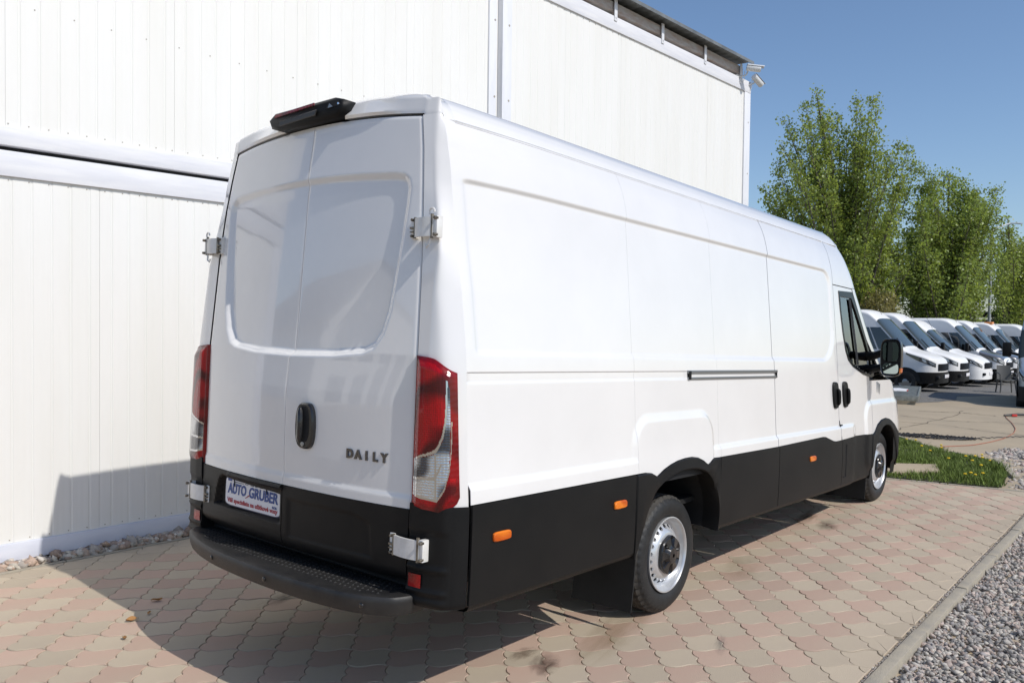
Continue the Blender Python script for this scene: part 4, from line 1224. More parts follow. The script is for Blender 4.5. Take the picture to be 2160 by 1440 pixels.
for s in (-1, 1):
    nu, nv = 84, 270
    U, V_ = np.meshgrid(np.linspace(0, 1, nu), np.linspace(0, 1, nv), indexing='ij')
    Z = .84 + (2.52 - .84) * V_
    for _ in range(3):
        Y = .0016 + (door_edge(Z)[1] - .0075 - .0016) * U
        Z = bwd(Y) + (door_top(Y) - .012 - bwd(Y)) * V_
    X = door_x(s * Y, Z)
    # edges roll in slightly
    ed = np.minimum((1 - U) * 70, np.minimum(U * 110, (1 - V_) * 150)); X = X + np.where(U < .3, .0007, .006) * (1 - sstep(ed / 1.0))
    P = np.stack([X, s * Y, Z], -1)
    m = BB(); m.grid(P, flip=s < 0)
    for e in (P[0], P[-1], P[:, -1]):
        q = e.copy(); q[:, 0] += .03; m.grid(np.stack([e, q], 0))
    dr = m.body().build('rear_door', M['white'], van, smooth=40)
    # black lower part of the door
    nu, nv = 70, 50
    U, V_ = np.meshgrid(np.linspace(0, 1, nu), np.linspace(0, 1, nv), indexing='ij')
    Z = .545 + (.840 - .545) * V_
    Y = .0028 + (door_edge(Z)[1] - .0085 - .0028) * U
    X = door_x(s * Y, Z) - .004
    X = X + .030 * sstep((.60 - Z) / .07) ** 2
    X = X + .012 * sstep((.665 - Z) / .02) * sstep((Z - .60) / .03) * 0
    if s > 0:
        pp = np.array([(.012, .70), (.012, .842), (.09, .812), (.11, .806), (.50, .806), (.545, .822), (.585, .80), (.615, .745), (.64, .655), (.55, .655), (.04, .655)])
        pr_ = np.array([(.012, .652), (.012, .800), (.10, .806), (.50, .812), (.545, .822), (.590, .800), (.618, .745), (.648, .650)])
        sd = poly_sd(Y, Z, pr_)
        X = X + .030 * sstep(-sd / .022)
        led = np.exp(-((Z - .828) / .010) ** 2) * sstep((.50 - Y) / .02)
        X = X - .016 * led
    else:
        sd = poly_sd(Y, Z, np.array([(.04, .60), (.04, .79), (.50, .79), (.60, .76), (.62, .60)]))
        X = X + .005 * sstep(-sd / .02)
    P = np.stack([X, s * Y, Z], -1)
    m = BB(); m.grid(P, flip=s < 0)
    for e in (P[0], P[-1], P[:, 0], P[:, -1]):
        q = e.copy(); q[:, 0] += .03; m.grid(np.stack([e, q], 0))
    m.body().build('lower_cladding', M['black'], dr, smooth=40)
    if s < 0:
        # handle plate with its grip, just right of the centre joint
        hp = []
        for k in range(28):
            a = k * 2 * math.pi / 28
            u = .066 * math.copysign(abs(math.cos(a)) ** .55, math.cos(a)); v = .105 * math.copysign(abs(math.sin(a)) ** .6, math.sin(a))
            u *= 1 - .13 * (v / .105) ** 2
            hp.append((-.166 + u, 1.133 + v))
        m = BB(); m.prism(hp, 0, 1, lambda u, v, a: (float(door_x(np.array(u), np.array(v))) + .004 - .024 * a, u, v), bev=.30, ins_=.007)
        h = m.body().build('door_handle', M['cap'], dr)
        m = BB(); m.prism([(-.166 + (u + .166) * .62, 1.142 + (v - 1.133) * .78) for u, v in hp], 0, 1, lambda u, v, a: (float(door_x(np.array(u), np.array(v))) - .0205 - .001 * a, u, v))
        m.body().build('handle_recess', M['gap'], h)
        m = BB(); m.tube([(float(door_x(np.array(-.15), np.array(z))) - .026 - .008 * math.sin(math.pi * (z - 1.055) / .165), -.148 - .012 * math.sin(math.pi * (z - 1.055) / .165), z) for z in np.linspace(1.06, 1.215, 9)], [.008] + [.015] * 7 + [.008], 8)
        m.body().build('grip', M['cap'], h)
        m = BB(); m.lathe([(.011, 0), (.011, -.003), (.001, -.004)], 12, (float(door_x(np.array(-.166), np.array(1.05))) - .021, -.166, 1.05), 'x'); m.body().build('lock', M['rail'], h)

# model name in chrome letters on the right-hand door
def rear_basis(y, z):
    a = bw(np.array([float(door_x(np.array(y), np.array(z))), y, z])); b_ = bw(np.array([float(door_x(np.array(y - .05), np.array(z))), y - .05, z])); c = bw(np.array([float(door_x(np.array(y), np.array(z + .03))), y, z + .03]))
    return a, b_ - a, c - a
def bold_word(name, word, yc, z, width, h, m, parent, step, thick=.004):
    """separate chunky letters: each letter one small mesh"""
    n = len(word); x0 = yc + width / 2
    for i, ch in enumerate(word):
        yy = x0 - width * (i + .5) / n
        o, ux, uz = rear_basis(yy, z); nn = np.cross(ux, uz); nn /= np.linalg.norm(nn)
        text(name, ch, h, m, o + nn * .004, ux, uz, parent, extrude=thick, offset=.0022)
rd_right = [o for o in van.children if o.name.startswith('rear_door')][0]
bold_word('letter', 'DAILY', -.560, 1.036, .245, .054, M['badge_dark'], rd_right, .05)

# number plate in its recess on the left-hand door
rd_left = [o for o in van.children if o.name.startswith('rear_door')][1]
PLX = -2.018
def plate_pt(u, v, o):
    # u from left to right in the picture (towards -y), v up, plate leans like the door
    return bw(np.array([PLX + .012 * v - .028 * (1 - ((.275 - u) / .55) ** 2) * 0 - o, .515 - u, .745 + v]))
pw_, ph = .475, .142
m = MB()
rp = []
for k in range(32):
    a = k * 2 * math.pi / 32
    rp.append((pw_ / 2 + (pw_ / 2) * math.copysign(abs(math.cos(a)) ** .18, math.cos(a)), (ph / 2) * math.copysign(abs(math.sin(a)) ** .25, math.sin(a))))
m.prism(rp, 0, .006, lambda u, v, a: plate_pt(u, v, a), bev=.001)
npl = m.build('number_plate', M['plate_white'], rd_left, smooth=30)
m = MB(); m.prism([(-.006 + (u) * 1.0 * (pw_ + .012) / pw_, v * 1.08) for u, v in rp], -.012, .003, lambda u, v, a: plate_pt(u, v, a)); m.build('plate_frame', M['plate_navy'], npl, smooth=30)
pux = plate_pt(.1, 0, 0) - plate_pt(0, 0, 0); puz = plate_pt(0, .1, 0) - plate_pt(0, 0, 0)
text('lettering', 'AUTO', .070, M['plate_blue'], plate_pt(.105, .012, .0075), pux, puz, npl, .0006, .0022, width=.165, shear=.08)
text('lettering', 'GRUBER', .070, M['plate_blue'], plate_pt(.330, .012, .0075), pux, puz, npl, .0006, .0022, width=.245, shear=.08)
text('lettering', 's.r.o.', .022, M['plate_blue'], plate_pt(.430, -.028, .0075), pux, puz, npl, .0005, .0008, width=.038)
text('lettering', 'Váš specialista na užitkové vozy', .030, M['plate_red'], plate_pt(.238, -.046, .0075), pux, puz, npl, .0005, .0010, width=.435)
m = MB()
for u, v, a in ((.195, -.012, .4), (.208, -.006, .5)):
    m.tube([plate_pt(u - .012, v - .006, .008), plate_pt(u, v, .0085), plate_pt(u + .014, v + .010, .008)], .0018, 4)
m.build('swoosh', M['plate_red'], npl)
m = MB()
for u, w_ in ((.02, .036),):
    m.prism([(u, .050), (u + w_, .050), (u + w_, .066), (u, .066)], .006, .0072, lambda u, v, a: plate_pt(u, v, a))
m.build('blue_band', M['plate_blue'], npl, smooth=0)
m = MB()
for u0, u1 in ((.085, .16), (.17, .20), (.22, .25), (.26, .28), (.30, .325), (.36, .44)):
    m.prism([(u0, .0475), (u1, .0475), (u1, .050), (u0, .050)], .006, .007, lambda u, v, a: plate_pt(u, v, a))
m.prism([(.385, .046), (.455, .046), (.455, .0535), (.385, .0535)], .006, .0072, lambda u, v, a: plate_pt(u, v, a))
m.build('top_marks', M['gap'], npl, smooth=0)
for u in (.085, .365):
    m = MB(); m.tube([plate_pt(u - .012, .082, .004), plate_pt(u - .004, .062, .011), plate_pt(u, .040, .010), plate_pt(u + .003, .026, .009)], .0028, 5); m.build('cable_tie', M['gap'], npl)

# ---- roof with raised edges, rear header, brake lamp
def roof_z(y):
    a = np.abs(y)
    return np.interp(a, [0, .3, .5, .62, .69, .74, .775, .80, .815], [2.672, 2.664, 2.650, 2.634, 2.618, 2.597, 2.566, 2.530, 2.498])
RY = np.concatenate([-np.array([.822, .815, .80, .775, .74, .69, .62, .5, .4, .3, .15]), [0], np.array([.15, .3, .4, .5, .62, .69, .74, .775, .80, .815, .822])])
RYf = np.interp(np.linspace(0, 22, 67), np.arange(23), RY)
def roof_zz(y):
    z = roof_z(y)
    return np.where(np.abs(y) > .8151, 2.486, z)
_ur = np.concatenate([[0, .013, .03], np.linspace(.045, 1, 28)])
U, Y = np.meshgrid(_ur, RYf, indexing='ij')
Z = roof_zz(Y)
X = -1.80 + (np.interp(Z, XS_Z, XS_X) + 1.80) * U
m = BB(); m.grid(np.stack([X, Y * (1 - .022 * np.clip((-1.15 - X) / .70, 0, 1) ** 2), Z], -1), flip=True); m.body().build('roof', M['white'], van, smooth=25)
for s in (-1, 1):
    xq = np.concatenate([np.linspace(-1.80, -1.15, 14), np.linspace(-1.0, 2.62, 12)])
    for dz, rr_ in ((.0005, .0022), (-.010, .0012)):
        m = BB(); m.tube(np.stack([xq, s * (side_w(xq, 0 * xq + 2.490 + dz) + .0008), 0 * xq + 2.491 + dz], -1), rr_, 5); m.body().build('roof_seam', M['post'], van)
# header over the rear doors
rows = []
yy = np.linspace(-.714, .714, 61)
B0 = [(float(door_x(np.array(y), np.array(2.51)) + .004), y, float(door_top(y))) for y in yy]
tt = np.linspace(0, 1, 14)[1:]
xa, ya = pillar_xy(tt, 0 * tt + 2.505)
B0 = [(x, -y, 2.503) for x, y in zip(xa[::-1], ya[::-1])] + B0 + [(x, y, 2.503) for x, y in zip(xa, ya)]
B0 = np.array(B0)
ty = np.concatenate([-np.linspace(.822, .70, 13), np.linspace(-.69, .69, 61), np.linspace(.70, .822, 13)])
T0 = np.stack([np.full(len(ty), -1.795), ty * .981, roof_zz(ty)], -1)
cen = 1 - sstep((np.abs(B0[:, 1]) - .40) / .22)
M1 = B0.copy(); M1[:, 2] = np.minimum(B0[:, 2] + .075, T0[:, 2] + .004); M1[:, 0] = B0[:, 0] + .010 + .020 * cen
Q0 = B0.copy(); Q0[:, 2] += .012; Q0[:, 0] -= .012 * cen
K1 = T0.copy(); K1[:, 0] = M1[:, 0] + .035; K1[:, 2] = np.maximum(T0[:, 2], M1[:, 2]) - 0.0
for u in np.linspace(0, 1, 5): rows.append(B0 * (1 - u) + Q0 * u)
for u in np.linspace(0, 1, 7)[1:]: rows.append(Q0 * (1 - u) + M1 * u)
for u in np.linspace(0, 1, 9)[1:]: rows.append((1 - u) ** 2 * M1 + 2 * u * (1 - u) * K1 + u * u * T0)
m = BB(); m.grid(np.array(rows), flip=False)
q = B0.copy(); q[:, 0] += .05; m.grid(np.stack([B0, q], 0))
m.body().build('rear_header', M['white'], van, smooth=50)
# high brake lamp, offset to the left of the centre joint
bl_x = -1.985
def blp(u, v, a):
    # u across (towards -y), v up, a out of the van
    return bw(np.array([bl_x + .018 * (u / .3) ** 2 + .050 - a * .72, .035 - u * .94, 2.597 + v * .93]))
m = MB()
pro = [(-.31, .018), (-.255, .046), (.25, .052), (.305, .038), (.312, -.012), (.27, -.050), (-.20, -.056), (-.285, -.030)]
m.prism(pro, -.03, .085, blp, bev=.018)
bl = m.build('brake_lamp', M['black'], van, smooth=50)
m = MB(); m.prism([(-.24, .018), (.11, .030), (.11, .042), (-.235, .034)], .080, .0865, blp); m.build('red_strip', M['lens_rim'], bl, smooth=0)
m = MB(); m.prism([(-.19, -.036), (.12, -.024), (.13, .006), (-.18, -.006)], .080, .0868, blp, bev=.004); m.build('number_lens', M['smoke'], bl, smooth=0)
m = MB(); m.prism([(.20, -.002), (.29, .006), (.285, .030), (.22, .030)], .06, .0868, blp); m.build('camera_niche', M['gap'], bl, smooth=0)
m = MB(); m.prism([(.215, .001), (.25, .004), (.225, .022)], .080, .088, blp); m.build('camera_hood', M['rail'], bl, smooth=0)
m = MB(); q = blp(.288, .014, .087); m.tube([q, q + np.array([-.004, 0, 0])], .005, 8); m.build('screw', M['chrome'], bl)

# ---- rear step
SO = np.array([(-1.915, -.842), (-1.99, -.846), (-2.07, -.815), (-2.13, -.73), (-2.172, -.60), (-2.200, -.40), (-2.210, -.15), (-2.205, .10), (-2.185, .35), (-2.145, .56), (-2.09, .73), (-2.045, .82), (-1.985, .852), (-1.915, .845)])
tt = np.linspace(0, len(SO) - 1, 90); SOf = np.stack([np.interp(tt, np.arange(len(SO)), SO[:, i]) for i in (0, 1)], -1)
for _ in range(3): SOf[1:-1] = (SOf[:-2] + 2 * SOf[1:-1] + SOf[2:]) / 4
rows = []
cx_ = np.array([-1.93, 0.0])
for inset, z in ((.0, None),):
    pass
d_ = np.gradient(SOf, axis=0); nrm = np.stack([d_[:, 1], -d_[:, 0]], -1); nrm /= np.linalg.norm(nrm, axis=1, keepdims=True)
if (nrm * (SOf - cx_)).sum() < 0: nrm = -nrm
for o, z in ((-.055, .4945), (-.020, .4965), (-.006, .494), (.0, .486), (.0, .470), (-.004, .440), (-.012, .418), (-.040, .410)):
    q = SOf + nrm * o; q[:, 0] = np.minimum(q[:, 0], -1.915)
    rows.append(np.c_[q, np.full(len(q), z)])
m = BB(); m.grid(np.array(rows), flip=True)
inn = rows[0].copy(); 
top = inn.copy(); bk = inn.copy(); bk[:, 0] = -1.912
m.grid(np.stack([bk, top], 0), flip=True)
bk2 = bk.copy(); bk2[:, 2] = .42; m.grid(np.stack([bk2, bk], 0))
step = m.body().build('rear_step', M['black_step'], van, smooth=40)
m = BB()
for i in range(46):
    for j in range(6):
        y = -.72 + i * .032 + (.016 if j % 2 else 0)
        xo = np.interp(y, SOf[10:-10, 1], SOf[10:-10, 0])
        x = -1.945 - j * .030
        if x < xo + .055 or abs(y) > .76: continue
        h = .0045
        m.add([(x - .011, y, .4945), (x, y - .006, .4945), (x + .011, y, .4945), (x, y + .006, .4945), (x, y, .4945 + h)], [[0, 1, 4], [1, 2, 4], [2, 3, 4], [3, 0, 4]])
tag(m.body().build('grip_studs', M['black_step'], step, smooth=0), kind='stuff')
for y in (.36, -.12, -.70):
    xo = float(np.interp(y, SOf[8:-8, 1], SOf[8:-8, 0]))
    m = BB(); m.lathe([(.001, .002), (.008, .002), (.011, 0), (.012, -.006)], 14, (xo - .002, y, .455), 'x'); m.v[-1][:, 0] = 2 * (xo - .002) - m.v[-1][:, 0]
    m.body().build('parking_sensor', M['cap'], step)
m = BB(); m.box((-1.86, 0, .50), (.10, 1.64, .12)); m.box((-1.88, .0, .53), (.06, 1.60, .05)); m.body().build('rear_beam', M['under'], van, smooth=0)

# ---- nose and cab front (only its edge shows past the flank)
def front_section(z, n=26, zm=None):
    xs0 = float(xs_of(z))
    xf = float(np.interp(z, [.35, .55, .85, 1.0, 1.12, 1.22, 1.30, 1.36, 1.45, 1.69, 2.1, 2.3, 2.49, 2.62, 2.68], [4.92, 5.02, 5.08, 5.06, 4.98, 4.86, 4.68, 4.42, 4.30, 4.05, 3.62, 3.43, 3.25, 3.02, 2.76]))
    if z > ZR:
        a = np.linspace(0, .822, 200); zz = roof_z(a); w = float(np.interp(-z, -zz[::1], a)); 
    else:
        w = float(side_w(np.array(xs0), np.array(z)))
    t = np.linspace(0, math.pi / 2, n); e = 2 / 2.6
    return np.stack([xs0 + (xf - xs0) * np.sin(t) ** e, w * np.cos(t) ** e, np.full(n, z)], -1)
for s in (-1, 1):
    for nm, za, zb, mt, t0, t1 in (('front_bumper', .40, .80, 'black', 0, 26), ('nose', .805, 1.315, 'white', 0, 26), ('cowl', 1.318, 1.347, 'black', 0, 26), ('front_pillar', 1.35, 2.13, 'white', 0, 9), ('windscreen', 1.35, 2.13, 'pane', 8, 26), ('roof_front', 2.135, 2.67, 'white', 0, 26)):
        zz = np.linspace(za, zb, 26)
        P = np.array([front_section(z)[t0:t1] for z in zz]); P[..., 1] *= s
        m = BB(); m.grid(P, flip=s > 0); m.body().build(nm, M[mt], van, smooth=40)
# wing mirrors with two arms
for s in (-1, 1):
    mx, my, mz = 3.50, s * 1.165, 1.535
    root = None
    def mp(u, v, a):
        # u outwards, v up, a forwards
        return bw(np.array([mx + a, my + s * u, mz + v]))
    sh = []
    for k in range(28):
        a = k * 2 * math.pi / 28
        sh.append((.090 * math.copysign(abs(math.cos(a)) ** .5, math.cos(a)), 0.172 * math.copysign(abs(math.sin(a)) ** .55, math.sin(a))))
    m = MB()
    rings = []
    for a, sc in ((-.012, .90), (-.02, .97), (-.005, 1.0), (.05, .97), (.09, .86), (.115, .62), (.125, .1)):
        rings.append(np.array([mp(u * sc, v * sc, a) for u, v in sh]))
    m.grid(np.array(rings).transpose(1, 0, 2), closeu=True)
    mir = m.build('wing_mirror', M['cap'], van, smooth=50, recalc=True)
    for v0, v1 in ((-.035, .140), (-.145, -.050)):
        m = MB(); m.prism([(u * .78, (v0 + v1) / 2 + (v / .172) * (v1 - v0) / 2) for u, v in sh], -.002, -.010, lambda u, v, a: mp(u, v, a - .012 - .16 * u - .05 * v)); m.build('mirror_glass', M['mirror'], mir, smooth=0)
    m = MB(); m.prism([(u * .90, v * .92) for u, v in sh], .0, -.006, mp); m.build('mirror_bezel', M['gap'], mir, smooth=0)
    m = MB(); m.prism([(.075, -.140), (.088, -.128), (.090, -.092), (.078, -.092)], -.02, .045, mp, bev=.004); m.build('indicator', M['lens_orange'], mir, smooth=0)
    m = MB()
    for v in (.045, -.085):
        q = on_side(3.55, 1.50 + v * .9, 0, s)
        m.tube([bw(q), bw(q + np.array([-.02, s * .07, .01])), mp(-.08, v, .04)], [.045, .035, .03], 8)
    m.build('mirror_arm', M['black'], mir)

# ---- wheels
def wheel_meshes():
    W_ = .225; R0 = .343
    nseg = 180
    prof_t = [(.222, -.012), (.235, -.002), (.262, .004), (.290, .005), (.312, -.002), (.326, -.014), (.337, -.030)]
    nb2 = 9
    inner = []
    for i in range(nb2 * 2 + 1):
        y = -.032 - (W_ - .064) * i / (nb2 * 2)
        r0_ = R0 - .0025 * abs(2 * i / (nb2 * 2) - 1) ** 3
        inner.append((r0_ - (.007 if i % 4 == 3 else 0), y))
    outer2 = [(.337, -W_ + .030), (.326, -W_ + .014), (.312, -W_ + .002), (.262, -W_), (.222, -W_ + .02)]
    pr_ = prof_t + inner + outer2
    n0 = len(prof_t)
    def rmod(i, r_):
        r_ = r_.copy()
        ph = i % 4
        for k in range(n0 - 2, n0 + 4):
            if ph == 3: r_[k] -= .0065
        for k in range(n0 + len(inner) - 4, n0 + len(inner) + 1):
            if ph == 1: r_[k] -= .0065
        if ph == 2:
            for k in range(n0 + 4, n0 + len(inner) - 4): r_[k] -= .003
        return r_
    m = MB(); m.lathe(pr_, nseg, rmod=rmod)
    # material split: tread faces dusty
    k_ = len(pr_); fi = []
    for q in m.f:
        j = min(v % k_ for v in q)
        fi.append(1 if n0 - 2 <= j < n0 + len(inner) else 0)
    m.m = fi
    tyre = m.mesh('tyre', [M['rubber'], M['tread']], smooth=28)
    # raised ring and block lettering on the sidewall
    # rim: lip, well, holed disc
    m = MB()
    m.lathe([(.214, -.20), (.216, -.012), (.2205, -.002), (.2195, .004), (.213, .005), (.206, -.004), (.203, -.016), (.201, -.030), (.194, -.040), (.189, -.047), (.1835, -.047)], 96)
    m.lathe([(.1835, -.047), (.178, -.044)], 132)
    # holed ring
    nh = 22; ra, rb, rc, rh = .178, .138, .1595, .0128
    dA = 2 * math.pi / nh
    def disc_y(r_):
        return float(np.interp(r_, [.10, .125, .138, .15, .16, .178], [-.002, -.004, -.010, -.019, -.028, -.044]))
    for h in range(nh):
        a0 = h * dA
        outer_ring = []; inner_ring = []; deep = []
        for k in range(16):
            t = k * 2 * math.pi / 16
            c, s_ = math.cos(t), math.sin(t)
            q = max(abs(c), abs(s_))
            rr_ = rc + (ra - rc if c > 0 else rc - rb) * c / q
            aa = a0 + dA / 2 * s_ / q
            outer_ring.append((rr_ * math.cos(aa), disc_y(rr_), rr_ * math.sin(aa)))
            r2_ = rc + rh * .95 * c; a2 = a0 + rh * 1.05 * s_ / rc
            inner_ring.append((r2_ * math.cos(a2), disc_y(r2_), r2_ * math.sin(a2)))
            deep.append((r2_ * math.cos(a2), disc_y(r2_) - .012, r2_ * math.sin(a2)))
        m.grid(np.array([outer_ring, inner_ring, deep]).transpose(1, 0, 2), closeu=True)
    m.lathe([(.138, -.010), (.131, -.006), (.125, -.004), (.10, -.002), (.05, -.002)], 96)
    rim = m.mesh('rim', M['rim'], smooth=35)
    m = MB(); m.lathe([(.19, -.075), (.05, -.072), (.001, -.072)], 40); drum = m.mesh('brake_drum', M['under'], smooth=30)
    # hub cap: six lobes with bolt pockets
    m = MB(); n = 96; th = np.arange(n) * 2 * math.pi / n
    rows = []
    for rf, y, lob in ((1.0, -.004, 1), (1.0, .014, 1), (.95, .021, 1), (.80, .024, .6), (.55, .026, 0), (.42, .032, 0), (.38, .036, 0), (.1, .038, 0)):
        r_ = .114 * rf * (1 - lob * .05 * (1 - np.cos(6 * th)) / 2)
        yy_ = np.full(n, y)
        if rf in (.80, .55):
            yy_ = yy_ - .016 * (np.cos(6 * th) > .25)
        rows.append(np.stack([r_ * np.cos(th), yy_, r_ * np.sin(th)], -1))
    m.grid(np.array(rows).transpose(1, 0, 2), closeu=True)
    cap = m.mesh('hub_cap', M['cap'], smooth=30)
    return tyre, rim, drum, cap
TYRE, RIM, DRUM, CAP = wheel_meshes()
WHEEL_Y = .925
first = None
for (x, s, st) in ((0, -1, 0), (4.1, -1, 0), (0, 1, 0), (4.1, 1, 0)):
    w = link('wheel', TYRE, van); w.location = (x, s * WHEEL_Y, .343 - .004)
    w.rotation_euler = (0, .4 + x, math.pi if s < 0 else 0)
    for nm, me in (('rim', RIM), ('brake_drum', DRUM), ('hub_cap', CAP)):
        link(nm, me, w)
# mud flaps, axle, underbody
for x in (-.44, 3.60):
    for s in (-1, 1):
        m = MB()
        P = np.zeros((7, 8, 3))
        for i, y in enumerate(np.linspace(.56, .955, 7)):
            for j, z in enumerate(np.linspace(.12 if x < 1 else .10, .52, 8)):
                P[i, j] = (x + .03 * math.sin((z - .1) * 4) - .05 * (.5 - z), s * y, z)
        m.grid(P); P2 = P.copy(); P2[..., 0] += .008; m.grid(P2, flip=True)
        for e, e2 in ((P[0], P2[0]), (P[-1], P2[-1]), (P[:, 0], P2[:, 0])): m.grid(np.stack([e, e2], 0))
        m.build('mud_flap', M['under'], van)
m = MB()
for s in (-1, 1):
    m.box((1.2, s * .42, .50), (6.0, .08, .13))
m.box((1.3, 0, .60), (6.2, 1.75, .03)); m.box((-1.0, 0, .545), (1.6, 1.55, .06))
m.box((1.6, .35, .46), (1.1, .45, .20), bev=.04); m.box((1.6, -.45, .45), (.9, .30, .18), bev=.04)
m.tube([(0, -.75, .34), (0, .75, .34)], .055, 10); m.lathe([(.001, -.14), (.12, -.10), (.15, 0), (.12, .10), (.001, .14)], 16, (0, 0, .34), 'y')
m.tube([(4.1, -.72, .34), (4.1, .72, .34)], .05, 8)
m.tube([(0.1, .0, .36), (3.0, 0, .46)], .045, 10)
m.box((3.9, 0, .55), (1.6, 1.1, .3), bev=.05)
for s in (-1, 1):
    m.box((0.0, s * .52, .44), (1.35, .07, .03)); m.tube([(-.12, s * .60, .36), (-.15, s * .55, .62)], .028, 8)
m.build('chassis', M['under'], van)
m = MB(); m.tube([(2.6, .25, .38), (.8, .3, .36), (-.5, .35, .33), (-.75, .62, .30), (-.78, .85, .28)], .038, 10); m.build('exhaust_pipe', M['exhaust'], van)
# cab interior: bulkhead, seats, dashboard, wheel
m = BB(); m.box((2.60, 0, 1.50), (.03, 1.66, 1.5)); m.body().build('bulkhead', M['seat'], van, smooth=0)
for y in (-.52, .0, .52):
    m = BB(); m.box((2.98, y, 1.02), (.52, .44, .16), bev=.05); st_ = m.body().build('seat', M['seat'], van)
    m = BB(); m.box((2.78, y, 1.36), (.16, .44, .62), bev=.05); m.body().build('backrest', M['seat'], st_)
    m = BB(); m.box((2.75, y, 1.74), (.10, .26, .17), bev=.04); m.body().build('headrest', M['seat'], st_)
m = BB(); m.box((3.85, 0, 1.20), (.42, 1.75, .30), bev=.06); m.box((3.6, 0, .95), (1.9, 1.7, .03)); m.body().build('dashboard', M['seat'], van)
m = BB(); a = np.linspace(0, 2 * math.pi, 25); m.tube([(3.55 + .10 * math.sin(q), .52 + .20 * math.cos(q), 1.33 + .17 * math.sin(q)) for q in a], .014, 6); m.body().build('steering_wheel', M['cap'], van)
# ------------------------------------------------------------------ parked vans in the yard
def at_px(px, py, depth):
    q = np.array([(px - 1080) / 1747.87, -(py - 720) / 1747.87, 1.0]) * depth
    return np.array(CAM_POS) + q[0] * _r2 + q[1] * _u2 + q[2] * _f

def smooth_tab(xk, yk, sig=.06, n=400):
    t = np.linspace(xk[0] - .3, xk[-1] + .3, n); y = np.interp(t, xk, yk); dx = t[1] - t[0]
    h = int(3 * sig / dx) + 1; k = np.exp(-.5 * (np.arange(-h, h + 1) * dx / sig) ** 2); k /= k.sum()
    return t, np.convolve(np.pad(y, h, mode='edge'), k, 'valid')
STYLES = {
    'tall': dict(top=([0, .06, .3, 3.55, 3.8, 4.05, 4.92, 5.02, 5.6, 5.88, 5.97, 6.0], [2.3, 2.58, 2.66, 2.68, 2.62, 2.42, 1.44, 1.37, 1.21, 1.09, .96, .78]), gl=(4.09, 4.90), wz=(1.36, 2.08), hood_w=.93),
    'round': dict(top=([0, .06, .3, 3.2, 3.55, 3.95, 4.75, 4.95, 5.6, 5.9, 5.97, 6.0], [2.2, 2.48, 2.54, 2.56, 2.46, 2.16, 1.42, 1.32, 1.14, .96, .82, .70]), gl=(3.98, 4.78), wz=(1.34, 1.98), hood_w=.95),
    'low': dict(top=([0, .06, .3, 3.2, 3.55, 3.95, 4.75, 4.95, 5.6, 5.9, 5.97, 6.0], [1.7, 1.93, 1.98, 1.99, 1.92, 1.75, 1.22, 1.16, 1.00, .86, .76, .66]), gl=(3.75, 4.65), wz=(1.15, 1.70), hood_w=.95),
}
